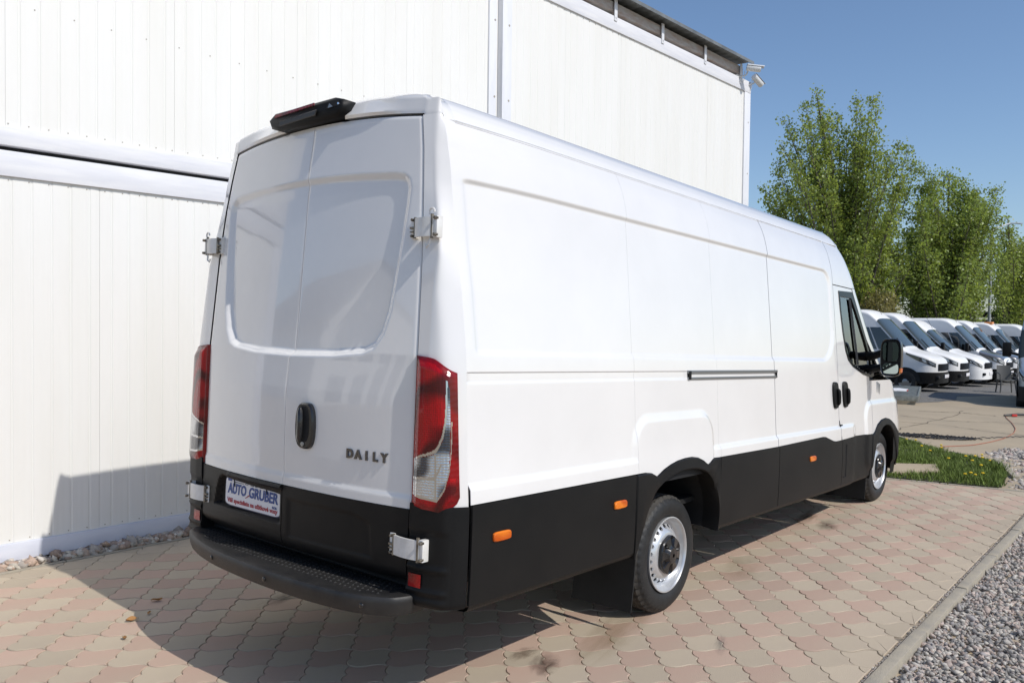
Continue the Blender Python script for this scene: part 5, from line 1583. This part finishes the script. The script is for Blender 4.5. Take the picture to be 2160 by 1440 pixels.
def build_van(label, paint='far_white', style='tall', lower='black', group='vans parked in a row in the yard', bonnet=None, headlamp='lens_clear', beacon=False, detail=True):
    st = STYLES[style]
    tt, tv = smooth_tab(np.array(st['top'][0]), np.array(st['top'][1]), .05)
    top = lambda x: np.interp(x, tt, tv)
    def wid(x):
        x = np.asarray(x, float)
        w = np.interp(x, [0, .1, .5, 4.3, 5.45], [.93, .97, 1.0, 1.0, st['hood_w']])
        u = np.clip((x - 5.35) / .65, 0, 1)
        return w * (1 - u ** 2.7) ** (1 / 2.7)
    hz = st['top'][1][3]
    pf = lambda z: np.interp(z, [.3, .55, .95, 1.35, 1.7, 2.1, 2.45, 2.7], [.985, 1.0, 1.0, .985, .955, .915, .86, .80])
    def S(x, v):
        x, v = np.broadcast_arrays(np.asarray(x, float), np.asarray(v, float))
        zt = top(x); sh = np.minimum(.14, .5 * (zt - .32)); zs = zt - sh; zb = .32
        w = wid(x)
        vs = np.clip(v, 0, 1); z1 = zb + (zs - zb) * vs; y1 = w * pf(z1)
        th = np.clip(v - 1, 0, 1) * math.pi / 2
        ys = w * pf(zs); e = 2 / 3.2
        y2 = ys * np.cos(th) ** e; z2 = zs + sh * np.sin(th) ** e
        return np.stack([x, np.where(v <= 1, y1, y2), np.where(v <= 1, z1, z2)], -1)
    def vz(x, z):
        zt = top(x); sh = np.minimum(.14, .5 * (zt - .32)); return np.clip((z - .32) / (zt - sh - .32), 0, 1)
    def patch(x, v, off):
        P = S(x, v); e = .012
        a = S(x + e, v) - S(x - e, v); b_ = S(x, v + e) - S(x, np.maximum(v - e, 0))
        n = np.cross(a, b_); n /= np.linalg.norm(n, axis=-1, keepdims=True) + 1e-9
        n = np.where((n[..., 1:2] < -.001) & (np.abs(n[..., 2:3]) < .5), -n, n); n = np.where(n[..., 2:3] < -.5, -n, n)
        return P + n * off
    mirror = lambda P: P * [1, -1, 1]
    root = tag(empty('parked_van', (0, 0, 0)), label, 'van', group)
    def both(name, P, m, parent=root, smooth=40):
        mb = MB(); mb.grid(P); mb.grid(mirror(P), flip=True); return mb.build(name, m, parent, smooth)
    def each(name, P, m, parent=root, smooth=40):
        out = []
        for q, fl in ((P, False), (mirror(P), True)):
            mb = MB(); mb.grid(q, flip=fl); out.append(mb.build(name, m, parent, smooth))
        return out
    xx = np.concatenate([np.linspace(0, .3, 6), np.linspace(.45, 3.4, 12), np.linspace(3.5, 5.3, 26), 5.35 + .65 * np.sin(np.linspace(.08, math.pi / 2, 16))])
    vv = np.concatenate([np.linspace(0, 1, 14), np.linspace(1, 2, 12)[1:]])
    X, V_ = np.meshgrid(xx, vv, indexing='ij')
    both('body', S(X, V_), M[paint])
    mb = MB(); q = S(np.zeros(25), vv); mb.add(np.concatenate([q, mirror(q)[::-1]]), [list(range(50))]); mb.build('rear_panel', M[paint], root, smooth=0)
    # black sills and bumper
    x = np.linspace(.05, 4.75, 14); X, Zf = np.meshgrid(x, np.linspace(0, 1, 5), indexing='ij')
    zz = .32 + (.80 - .32) * Zf if lower == 'black' else .32 + (.52 - .32) * Zf
    both('lower_cladding', patch(X, vz(X, zz), .010), M['black'])
    xb = np.concatenate([np.linspace(4.72, 5.35, 6), 5.35 + .65 * np.sin(np.linspace(.1, math.pi / 2 - .001, 14))])
    X, Zf = np.meshgrid(xb, np.linspace(0, 1, 7), indexing='ij'); zz = .30 + (.66 - .30) * Zf
    Pb = S(X, vz(X, zz)); Pb[..., 1] *= 1.015; Pb[..., 2] = zz; Pb[..., 0] += .03 * np.clip((X - 5.2) / .8, 0, 1)
    both('front_bumper', Pb, M['black'] if lower != 'paint' else M[paint])
    # windscreen
    g0, g1 = st['gl']
    X, V_ = np.meshgrid(np.linspace(g0, g1, 12), np.linspace(1.10, 2.0, 12), indexing='ij')
    both('windscreen', patch(X, V_, .008), M['pane'])
    # side windows with divider
    wz0, wz1 = st['wz']
    zt_inv = lambda z: np.interp(-(z + .10), -tv[tt > 3.4], tt[tt > 3.4])
    for (fa, fb) in ((0.0, .50), (.54, 1.0)):
        Zr, F = np.meshgrid(np.linspace(wz0, wz1, 9), np.linspace(fa, fb, 9), indexing='ij')
        xl = 3.42 + .10 * (Zr - wz0); xr = zt_inv(Zr) - .05
        Xr = xl + (xr - xl) * F
        each('side_window', patch(Xr, vz(Xr, Zr), .008), M['glass_dark'])
    # bonnet shut line, headlamps, grille
    if bonnet:
        X, V_ = np.meshgrid(np.linspace(5.0, 5.93, 10), np.linspace(1.05, 2.0, 10), indexing='ij')
        both('bonnet', patch(X, V_, .006), M[bonnet])
    hx = np.linspace(5.02, 5.86, 14); F = np.linspace(0, 1, 7); X, Fv = np.meshgrid(hx, F, indexing='ij')
    lo = np.interp(X, [5.02, 5.4, 5.86], [.985, .86, .80]); hi = np.interp(X, [5.02, 5.4, 5.86], [1.08, 1.04, .99])
    for hl in each('headlamp', patch(X, lo + (hi - lo) * Fv, .010), M['glass_dark']):
        pass
    hls = [c for c in root.children if c.name.startswith('headlamp')]
    X2, F2 = np.meshgrid(np.linspace(5.50, 5.84, 8), np.linspace(.2, .85, 5), indexing='ij')
    lo2 = np.interp(X2, [5.02, 5.4, 5.86], [.985, .86, .80]); hi2 = np.interp(X2, [5.02, 5.4, 5.86], [1.08, 1.04, .99])
    Pl = patch(X2, lo2 + (hi2 - lo2) * F2, .020)
    for o, q, fl in ((hls[0], Pl, False), (hls[1], mirror(Pl), True)):
        mb = MB(); mb.grid(q, flip=fl); mb.build('lens', M[headlamp], o)
    def fx(y): return 5.35 + .65 * (1 - np.clip(np.abs(y) / st['hood_w'], 0, .999) ** 2.7) ** (1 / 2.7)
    y = np.linspace(-.62, .62, 15)
    gz0, gz1 = .71, .93
    Y, Z = np.meshgrid(y, np.linspace(gz0, gz1, 3), indexing='ij')
    mb = MB(); mb.grid(np.stack([fx(Y) + .015, Y, Z], -1)); gr = mb.build('grille', M['gap'], root)
    for k in range(5):
        z = gz0 + .02 + k * .04
        mb = MB(); mb.tube(np.stack([fx(y) + .028, y, np.full(15, z)], -1), .009, 5); mb.build('slat', M['black'], gr)
    mb = MB(); mb.box((6.035, 0, .52), (.02, .52, .11), bev=.003); mb.build('number_plate', M['plate_white'], root)
    for s in (-1, 1):
        mb = MB(); mb.box((5.90, s * .62, .50), (.14, .24, .10), bev=.03); mb.build('fog_lamp', M['gap'], root)
    # wheels in dark arches
    for xw in (1.25, 5.02):
        for s in (-1, 1):
            mb = MB(); a = np.linspace(0, math.pi, 20)
            yv = s * (1.0 * float(pf(.6)) * float(wid(xw)) + .014)
            pts = [(xw + .46 * math.cos(q), yv, .36 + .44 * math.sin(q)) for q in a]
            mb.add(pts, [list(range(20))]); mb.build('wheel_arch', M['gap'], root, smooth=0)
            mb = MB(); mb.lathe([(.21, .0), (.26, .012), (.32, .006), (.345, -.03), (.345, -.19), (.30, -.21)], 26)
            me = mb.mesh('wheel', M['rubber']); w = link('wheel', me, root); w.location = (xw, yv + s * .0, .345); w.rotation_euler = (0, 0, 0 if s > 0 else math.pi)
            mb = MB(); mb.lathe([(.215, .0), (.19, -.03), (.12, -.02), (.08, .0), (.001, .002)], 22); link('rim', mb.mesh('rim', M['cap'] if paint != 'far_white' else M['rail']), w)
    # mirrors, door seam, antenna
    for s in (-1, 1):
        mb = MB(); mb.box((4.62, s * 1.20, wz0 + .14), (.12, .20, .36), bev=.04); mb.tube([(4.70, s * .95, wz0 + .02), (4.66, s * 1.12, wz0 + .06)], .035, 6); mb.build('wing_mirror', M['black'], root)
    mb = MB()
    for xs_ in (3.36, 4.93):
        z = np.linspace(.85, wz1 + .12 if xs_ < 4 else 1.22, 10); P = patch(np.full(10, xs_), vz(np.full(10, xs_), z), .002)
        mb.tube(P, .006, 4); mb.tube(mirror(P), .006, 4)
    mb.build('door_joint', M['gap'], root)
    mb = MB(); mb.tube([(3.95, 0.2, float(top(3.95)) - .02), (3.70, .2, float(top(3.95)) + .45)], .006, 5); mb.build('antenna', M['gap'], root)
    mb = MB(); mb.box((2.2, 0, .38), (5.2, 1.5, .18)); mb.build('chassis', M['under'], root, smooth=0)
    for s in (-1, 1):
        mb = MB()
        q = [patch(np.array(x_), np.array(1.62), .012) * [1, s, 1] for x_ in (g1 + .02, g1 - .25)]
        mb.tube(q, .012, 5); mb.build('wiper', M['gap'], root)
    if beacon:
        mb = MB(); mb.box((3.75, -.45, float(top(3.75)) + .01), (.34, .42, .10), bev=.03); mb.build('roof_beacon', M['orange'], root)
    return root
def put(o, x, y, deg):
    o.location = (x, y, gz(x)); o.rotation_euler = (0, math.radians(1.2) * 0, math.radians(deg))
HD = -90
van_a = build_van('white parked van nearest in the yard row, front wheel showing beside the mirror', 'far_white')
put(van_a, 25.4, 9.1, HD)
spots = [('white parked van second in the yard row, bonnet beyond the first one', 29.85, 8.30, 'tall'),
         ]
van_b = copy_tree(van_a); van_b['label'] = spots[0][0]; put(van_b, 28.3, 9.05, HD)
van_c = build_van('white round-nosed parked van with lower roof, third in the yard row', 'far_white', 'round', lower='paint', headlamp='lens_clear')
put(van_c, 31.3, 8.85, HD)
van_d = build_van('white parked van with shade painted dark on its bonnet, fourth in the yard row', 'far_white', bonnet='bonnet_shade')  # bonnet colour carries the shade of vehicles parked opposite
put(van_d, 34.2, 8.6, HD)
van_e = copy_tree(van_d); van_e['label'] = 'white parked van fifth in the yard row, mostly hidden behind the shade-darkened bonnet'; put(van_e, 37.1, 8.5, HD)
van_f = build_van('white parked van with orange beacon on its roof edge', 'far_white', beacon=True)
put(van_f, 39.9, 8.1, HD)
van_g = copy_tree(van_a); van_g['label'] = 'white parked van last in the yard row at the picture edge'; put(van_g, 42.8, 7.4, HD)
van_h = build_van('dark-fronted silver van with black mirror cut off by the picture edge', 'van_silver', 'round', bonnet='van_silver', group=None)
put(van_h, 25.55, .08, 188)
for ch in van_h.children:
    if ch.name.startswith('wing_mirror'): ch.scale = (1, 1.03, 1.05)
# ------------------------------------------------------------------ loading ramp, box, chair
a, b_, c, d = [np.array(q) for q in ((18.05, 2.80), (17.75, 2.15), (21.3, 2.95), (21.6, 3.6))]
rp = empty('loading_ramp', (float((a[0] + c[0]) / 2), float((a[1] + c[1]) / 2), gz(19.6)))
tag(rp, 'grey galvanised slatted ramp lying on the gravel by the first parked van', 'ramp')
ctr = np.array([(a[0] + c[0]) / 2, (a[1] + c[1]) / 2])
ax = (c - b_) / np.linalg.norm(c - b_); ay = np.array([-ax[1], ax[0]]); Lr_, Wr_ = np.linalg.norm(c - b_), .74
Rr = np.array([[ax[0], ay[0], 0], [ax[1], ay[1], 0], [0, 0, 1]])
def rbox(name, cx, cy, cz, sx, sy, sz, m, bev=.004):
    mb = MB(); mb.box(np.array([cx, cy, cz]) @ Rr.T, (sx, sy, sz), Rr, bev=bev); return mb.build(name, m, rp)
for sgn in (-1, 1): rbox('side_beam', 0, sgn * Wr_ / 2, .20, Lr_, .04, .14, M['galv'])
for sgn in (-1, 1): rbox('end_beam', sgn * Lr_ / 2, 0, .20, .04, Wr_ + .04, .14, M['galv'])
for k in range(14): rbox('slat', -Lr_ / 2 + .13 + k * (Lr_ - .26) / 13, 0, .235, .07, Wr_ - .04, .03, M['galv'])
rbox('support', -Lr_ / 2 + .25, 0, .065, .30, Wr_ - .1, .13, M['kerb']); rbox('support', Lr_ / 2 - .25, 0, .065, .30, Wr_ - .1, .13, M['kerb'])
q = at_px(1884, 824, 22.6)
bx = tag(empty('carton', (float(q[0]), float(q[1]), gz(q[0]))), 'white cardboard box with blue print and red end behind the ramp', 'box')
Rb = rotz(math.radians(-40))
mb = MB(); mb.box((0, 0, .15), (.62, .40, .30), Rb, bev=.006); mb.build('carton_body', M['box_white'], bx)
mb = MB(); mb.box(np.array([-.03, -.2005, .15]) @ Rb.T, (.24, .004, .17), Rb); mb.build('blue_print', M['box_blue'], bx, smooth=0)
mb = MB(); mb.box(np.array([.29, -.2005, .17]) @ Rb.T, (.05, .004, .22), Rb); mb.build('red_print', M['box_red'], bx, smooth=0)
q = at_px(2122, 826, 27.4)
ch = tag(empty('garden_chair', (float(q[0]), float(q[1]), gz(q[0])), math.radians(205)), 'plastic garden chair, coloured dark for the shade beside the silver van', 'chair')
mb = MB(); mb.box((0, 0, .43), (.46, .46, .03), bev=.012); mb.build('seat', M['plastic_shaded'], ch)
mb = MB(); P = np.zeros((9, 2, 3))
for i, t in enumerate(np.linspace(-1, 1, 9)):
    P[i, 0] = (-.22 - .03 * (1 - t * t), .22 * t, .45); P[i, 1] = (-.33 - .03 * (1 - t * t), .20 * t, .90)
mb.grid(P); P2 = P.copy(); P2[..., 0] -= .02; mb.grid(P2, flip=True)
mb.build('backrest', M['plastic_shaded'], ch)
for sx, sy in ((-1, -1), (-1, 1), (1, -1), (1, 1)):
    mb = MB(); mb.tube([(sx * .20, sy * .20, .42), (sx * .25, sy * .24, 0)], [.028, .02], 6); mb.build('leg', M['plastic_shaded'], ch)
for sy in (-1, 1):
    mb = MB(); mb.tube([(-.28, sy * .23, .66), (.05, sy * .25, .66), (.20, sy * .24, .62), (.22, sy * .23, .43)], .022, 6); mb.build('armrest', M['plastic_shaded'], ch)

# cables and tool on the concrete
def ground_tube(name, pts, rad, m, label, cat, n=6, wob=0.0, seed=0):
    rr = np.random.default_rng(seed); pts = np.array(pts, float); t = np.linspace(0, 1, len(pts)); u = np.linspace(0, 1, 12 * len(pts))
    x, y = np.interp(u, t, pts[:, 0]), np.interp(u, t, pts[:, 1])
    k = np.array([.25, .5, .25])
    for _ in range(8): x[1:-1] = np.convolve(x, k, 'valid'); y[1:-1] = np.convolve(y, k, 'valid')
    z = np.array([gz(q) for q in x]) + rad + .004 + np.abs(rr.normal(0, wob, len(x)))
    mb = MB(); mb.tube(np.stack([x, y, z], -1), rad, n); return tag(mb.build(name, m), label, cat)
rr = np.random.default_rng(3)
loops = []
for k in range(7):
    c0 = np.array([10.3 + rr.normal(0, .06), .10 + rr.normal(0, .05)]); L_, W_ = rr.uniform(.40, .70), rr.uniform(.10, .26)
    for q in np.linspace(0, 2 * math.pi, 14)[:-1]:
        e = np.array([.28, -.96]); f_ = np.array([.96, .28])
        loops.append(c0 + e * L_ * math.cos(q) + f_ * W_ * math.sin(q) + rr.normal(0, .015, 2))
loops.append(np.array([10.5, -.45])); loops.append(np.array([11.1, -.75])); loops.append(np.array([11.75, -1.05])); loops.append(np.array([12.6, -1.6]))
ground_tube('cable', loops, .0065, M['cable'], 'black cable lying in loose loops on the concrete by the grass', 'cable', wob=.012)
ground_tube('hose', [(9.05, -.40), (9.62, -.68), (10.4, -.80), (11.2, -.86), (12.3, -.82), (13.22, -.71), (14.52, -.45), (15.8, -.15), (16.9, .05)], .006, M['hose'], 'thin red hose curving across the concrete', 'hose')
q = at_px(2146, 876, 17.9)
tl_ = tag(empty('hand_tool', (float(q[0]), float(q[1]), gz(q[0]))), 'black and red hand tool lying on the concrete at the picture edge', 'tool')
mb = MB(); mb.tube([(-.20, .22, .03), (.0, .0, .05), (.18, -.28, .05)], [.02, .03, .025], 7); mb.build('shaft', M['tool_black'], tl_)
mb = MB(); mb.box((-.07, .05, .035), (.06, .11, .05), rotz(.6), bev=.015); mb.build('grip', M['tool_red'], tl_)
# dry leaves on the paving
def ground_hit(px, py):
    d_ = ((px - 1080) / 1747.87) * _r2 - ((py - 720) / 1747.87) * _u2 + _f
    t = -CAM_POS[2] / d_[2]; return np.array(CAM_POS) + t * d_
for i, (px, py, sz, lab) in enumerate(((278, 1309, .036, 'curled brown dry leaf in the sun, largest one on the paving'), (262, 1347, .022, 'small brown dry leaf in the sun nearest the picture bottom'),
                                      (331, 1267, .032, 'brown dry leaf lying inside the van shadow'), (315, 1294, .020, 'pale dry leaf right at the shadow edge'))):
    q = ground_hit(px, py); mb = MB(); P = np.zeros((9, 5, 3))
    for a_, u in enumerate(np.linspace(-1, 1, 9)):
        wv = (1 - u * u) ** .7 * .55 + .01
        for b2, v in enumerate(np.linspace(-1, 1, 5)):
            P[a_, b2] = (u * sz, v * wv * sz, .004 + sz * (.55 * abs(v) ** 1.5 * wv + .18 * u * u + .12 * math.sin(3 * u + v)))
    mb.grid(P); o = mb.build('dry_leaf', M['dry_leaf'], smooth=60); o.location = (q[0], q[1], .002); o.rotation_euler = (.1, .1, i * 1.3)
    tag(o, lab, 'leaf', 'dry leaves on the paving')

# dark oil stains soaked into the blocks
def stain(x, y, sx, sy, rot, col, dens, seed):
    m = bpy.data.materials.new('stain'); m.use_nodes = True; nt = m.node_tree; p = nt.nodes['Principled BSDF']
    p.inputs['Base Color'].default_value = (*col, 1); p.inputs['Roughness'].default_value = .8
    tc = nt.nodes.new('ShaderNodeTexCoord'); gr = nt.nodes.new('ShaderNodeTexGradient'); gr.gradient_type = 'SPHERICAL'
    nt.links.new(tc.outputs['Object'], gr.inputs[0])
    n = nt.nodes.new('ShaderNodeTexNoise'); n.inputs['Scale'].default_value = 2.4; n.inputs['Distortion'].default_value = 1.0; n.inputs['Detail'].default_value = 6; n.noise_dimensions = '4D'; n.inputs['W'].default_value = seed
    nt.links.new(tc.outputs['Object'], n.inputs['Vector'])
    a_ = nt.nodes.new('ShaderNodeMath'); a_.operation = 'MULTIPLY'; nt.links.new(gr.outputs['Fac'], a_.inputs[0]); nt.links.new(n.outputs['Fac'], a_.inputs[1])
    mr = nt.nodes.new('ShaderNodeMapRange'); mr.inputs[1].default_value = .14; mr.inputs[2].default_value = .60; mr.inputs[4].default_value = dens; nt.links.new(a_.outputs[0], mr.inputs[0])
    nt.links.new(mr.outputs[0], p.inputs['Alpha'])
    mb = MB(); k = 28
    mb.add([(math.cos(q) , math.sin(q), 0) for q in np.arange(k) * 2 * math.pi / k], [list(range(k))])
    o = mb.build('oil_stain', m, smooth=0); o.location = (x, y, .0022 + seed * .0002); o.scale = (sx, sy, 1); o.rotation_euler = (0, 0, rot)
    tag(o, kind='stuff')
for i, (px, py, sx, sy, rot, col, dn) in enumerate(((1745, 1108, .30, .14, .2, (.09, .06, .04), .6), (1700, 1090, .55, .12, .1, (.16, .09, .045), .8), (1150, 1400, .22, .12, .5, (.09, .05, .035), .75), (1105, 1378, .16, .08, .1, (.12, .07, .04), .7),
        (1560, 1200, .5, .25, .3, (.24, .18, .09), .25), (1520, 1360, .22, .05, .4, (.14, .13, .13), .4), (600, 1260, .30, .10, .2, (.04, .035, .03), .6), (1300, 1330, .8, .2, .2, (.25, .17, .07), .4))):
    q = ground_hit(px, py); stain(float(q[0]), float(q[1]), sx, sy, rot, col, dn, i + 1)

# ------------------------------------------------------------------ trees, lamp, shed
def leaf_mesh(name, C, size, m, seed, parent, up=.25):
    r_ = np.random.default_rng(seed); n = len(C)
    N = r_.normal(0, 1, (n, 3)); N[:, 2] += up; N /= np.linalg.norm(N, axis=1, keepdims=True)
    A = np.cross(N, r_.normal(0, 1, (n, 3))); A /= np.linalg.norm(A, axis=1, keepdims=True); B_ = np.cross(N, A)
    s = (size * r_.uniform(.6, 1.25, n))[:, None]
    pts = np.stack([C - A * s * .5, C + B_ * s * .36 - A * s * .02, C + A * s * .55 - N * s * .12, C - B_ * s * .36 - A * s * .02], 1).reshape(-1, 3)
    me = fast_mesh(name, pts, np.arange(n * 4).reshape(-1, 4), m)
    return link(name, me, parent)
def tree(label, base, targets, n_leaves, leaf, m, seed, trunk_r=.22, spread=.72, kind='poplar_tree', group='poplar trees behind the yard'):
    """targets: crown tips in world space; limbs run up from the trunk to each tip and carry leaf sprays"""
    r_ = np.random.default_rng(seed); base = np.array(base, float); T = np.array(targets, float)
    root = tag(empty(kind, tuple(base)), label, 'tree', group)
    apex = T[np.argmax(T[:, 2])]
    H = apex[2] - base[2]
    mb = MB()
    tp = [base * 0, (base * 0 + np.array([.05, .05, H * .3])), np.array([(apex[0] - base[0]) * .4, (apex[1] - base[1]) * .4, H * .6]), apex - base]
    u = np.linspace(0, 1, 12); tk = np.array([np.interp(u, np.linspace(0, 1, 4), [q[i] for q in tp]) for i in range(3)]).T
    mb.tube(tk, np.linspace(trunk_r, .02, 12), 8)
    C = []
    for t in T:
        rel = t - base; h0 = np.clip(rel[2] / H - .38 - .2 * r_.random(), .10, .75)
        p0 = np.array([np.interp(h0, u, tk[:, i]) for i in range(3)])
        k = 9; w = np.linspace(0, 1, k)[:, None]
        mid = p0 * .45 + rel * .55; mid[2] -= .10 * np.linalg.norm(rel - p0)
        L = (1 - w) ** 2 * p0 + 2 * w * (1 - w) * mid + w * w * rel
        ln = np.linalg.norm(rel - p0)
        mb.tube(L, np.linspace(.012 + .009 * ln, .006, k), 5)
        C.append((L, ln))
    tot = sum(q[1] for q in C) + 1e-6; P = []
    for L, ln in C:
        n = int(n_leaves * ln / tot); ns = max(6, int(ln * 7))
        ss = r_.beta(1.5, 1.0, ns) * .92 + .10
        cen = np.array([np.interp(np.clip(ss, 0, 1), np.linspace(0, 1, len(L)), L[:, i]) for i in range(3)]).T
        d = r_.normal(0, 1, (ns, 3)); d /= np.linalg.norm(d, axis=1, keepdims=True); d[:, 2] = np.abs(d[:, 2]) * .9
        leng = spread * (1.25 - np.clip(ss, 0, 1)) * r_.uniform(.5, 1.7, ns) + .18
        tips = cen + d * leng[:, None]
        for j in range(ns):
            mb.tube([cen[j], (cen[j] + tips[j]) / 2 + [0, 0, -.03], tips[j]], [.010, .007, .004], 3, cap=False)
        which = r_.integers(0, ns, n); f_ = r_.random(n)[:, None] ** .7
        P.append(cen[which] * (1 - f_) + tips[which] * f_ + r_.normal(0, .16, (n, 3)))
    mb.build('trunk', M['bark'], root, smooth=60)
    P = np.concatenate(P)
    leaf_mesh('crown', P, leaf, m, seed + 5, root)
    return root
def tips(pxs, depth, seed, jit=1.4):
    r_ = np.random.default_rng(seed)
    return [at_px(x, y, depth + r_.normal(0, jit)) for x, y in pxs]
def fill(cx, cy, rx, ry, n, seed):
    r_ = np.random.default_rng(seed); a_ = r_.uniform(0, 2 * math.pi, n); q = np.sqrt(r_.random(n))
    return [(cx + rx * q_ * math.cos(t), cy + ry * q_ * math.sin(t)) for q_, t in zip(q, a_)]
D1 = 44.0
t1 = [(1722, 198), (1732, 225), (1700, 228), (1692, 255), (1655, 252), (1668, 285), (1745, 262), (1765, 250), (1785, 275), (1808, 215), (1815, 240), (1842, 214), (1850, 238), (1830, 255), (1803, 290), (1640, 342), (1648, 300), (1612, 402), (1618, 425), (1635, 395), (1898, 305), (1915, 320), (1925, 345), (1930, 362), (1905, 375), (1880, 330), (1860, 310), (1640, 455), (1660, 480), (1935, 560), (1920, 500), (1700, 560), (1880, 620), (1850, 600), (1900, 590), (1830, 630), (1945, 520)]
b1 = at_px(1795, 690, D1)
tree('tallest poplar with twin leafy tops rising behind the van roof', (b1[0], b1[1], gz(b1[0]) - .3),
     tips(t1, D1, 1) + tips(fill(1765, 430, 135, 175, 66, 2) + fill(1850, 540, 85, 90, 36, 3) + fill(1735, 560, 100, 60, 14, 31), D1, 4, 1.8), 82000, .145, M['leaf'], 10, .26)
D2 = 46.0
t2 = [(1948, 358), (1965, 375), (1990, 372), (2002, 366), (2015, 385), (2032, 382), (1975, 395), (2060, 402), (2062, 425), (2098, 402), (2100, 425), (2092, 450), (1940, 395), (1928, 420), (1915, 450), (2105, 452), (2080, 470), (1905, 600), (1900, 630), (1925, 640), (1960, 648), (2100, 520), (2095, 600), (2070, 640), (2020, 648)]
b2 = at_px(1995, 690, D2)
tree('broad dense poplar behind the middle of the parked row', (b2[0], b2[1], gz(b2[0]) - .3),
     tips(t2, D2, 5) + tips(fill(2005, 520, 98, 130, 80, 6) + fill(1930, 590, 40, 50, 14, 61), D2, 7, 1.8), 62000, .145, M['leaf2'], 20, .28)
D3 = 52.0
t3 = [(2126, 462), (2122, 485), (2132, 480), (2115, 500), (2138, 512), (2145, 508), (2158, 512), (2150, 540), (2170, 525), (2185, 540), (2105, 540), (2100, 600), (2110, 640), (2150, 640), (2190, 620), (2200, 560), (2178, 500)]
b3 = at_px(2140, 690, D3)
tree('smaller poplar beside the lamp post at the picture edge', (b3[0], b3[1], gz(b3[0]) - .3), tips(t3, D3, 8) + tips(fill(2148, 580, 50, 70, 46, 9), D3, 9, 1.8), 29000, .145, M['leaf'], 30, .2)
b4 = at_px(1850, 672, 41)
tree('low yellowish shrub showing just above the parked van roofs', (b4[0], b4[1], gz(b4[0])), tips([(1822, 632), (1835, 620), (1848, 615), (1862, 618), (1875, 628), (1885, 640), (1830, 645), (1865, 645)], 41, 11, .5) + tips(fill(1852, 638, 34, 16, 18, 12), 41, 13, .6), 7000, .12, M['leaf3'], 40, .08, .3, kind='shrub', group=None)
b5 = at_px(1960, 680, 62)

q = at_px(2086, 700, 47.0); lp = tag(empty('street_lamp', (float(q[0]), float(q[1]), gz(q[0]))), 'grey street lamp post among the poplars with one long arm', 'street lamp')
top_ = at_px(2092, 482, 47.0) - np.array([q[0], q[1], gz(q[0])]); arm = at_px(2140, 471, 47.0) - np.array([q[0], q[1], gz(q[0])])
mb = MB(); mb.tube([(0, 0, 0), (0, 0, top_[2] * .5), (0, 0, top_[2] - .2)], [.10, .08, .06], 10); mb.build('post', M['lamp_steel'], lp)
ed_ = arm.copy(); ed_[2] = 0; ed_ /= np.linalg.norm(ed_)
mb = MB(); mb.tube([(0, 0, top_[2] - .2), ed_ * .25 + [0, 0, top_[2] + .02], arm * [.75, .75, 0] + [0, 0, arm[2] - .03], arm], [.055, .045, .035, .03], 8); mb.build('arm', M['lamp_steel'], lp)
mb = MB(); mb.tube([arm - ed_ * .25, arm + ed_ * .3, arm + ed_ * .5], [.05, .10, .03], 8); mb.v[-1][:, 2] = arm[2] + (mb.v[-1][:, 2] - arm[2]) * .45; mb.build('lamp_head', M['lamp_steel'], lp)

pa, pb = at_px(2030, 657, 53.0), at_px(2420, 664, 53.0)
sh = tag(empty('shed', (float(pa[0]), float(pa[1]), gz(pa[0])), math.atan2(pb[1] - pa[1], pb[0] - pa[0])), 'long low shed with a dark roof behind the parked vans', 'shed')
Ls = float(np.hypot(*(pb - pa)[:2])); hs = float(pa[2] - gz(pa[0]))
mb = MB(); mb.box((Ls / 2, 2.5, hs / 2 - .25), (Ls, 5.0, hs - .5), bev=.01); mb.build('wall', M['shed_wall'], sh)
mb = MB(); mb.box((Ls / 2, 2.5, hs - .14), (Ls + .5, 5.6, .30), bev=.02); mb.build('roof', M['shed'], sh)
for k in range(8):
    mb = MB(); mb.box((1.0 + k * Ls / 8, -.32, hs - .22), (.05, .05, .34)); mb.build('eaves_post', M['kerb'], sh, smooth=0)

# pale hall on the far side of the yard: it is what the glossy rear doors mirror
hl = tag(empty('hall', (-25, 22, -.075)), 'pale hall with a sloping roof edge, seen only mirrored in the rear doors', 'hall')
mb = MB(); pr = [(-9, 0), (9, 0), (9, 4.2), (2, 7.2), (-9, 7.2)]
mb.prism(pr, -5, 5, lambda u, v, a: (u, a, v)); mb.build('wall', M['panel'], hl, smooth=0)
mb = MB(); mb.add([(9.3, -5.3, 4.12), (2, -5.3, 7.25), (2, 5.3, 7.25), (9.3, 5.3, 4.12)], [[0, 1, 2, 3]]); mb.add([(2, -5.3, 7.25), (-9.3, -5.3, 7.25), (-9.3, 5.3, 7.25), (2, 5.3, 7.25)], [[0, 1, 2, 3]]); mb.build('roof', M['roofsheet'], hl, smooth=0)
for k in range(4):
    mb = MB(); mb.box((-6.5 + 4 * k, -5.02, 1.8), (2.6, .08, 3.2)); mb.build('door', M['roofsheet'], hl, smooth=0)
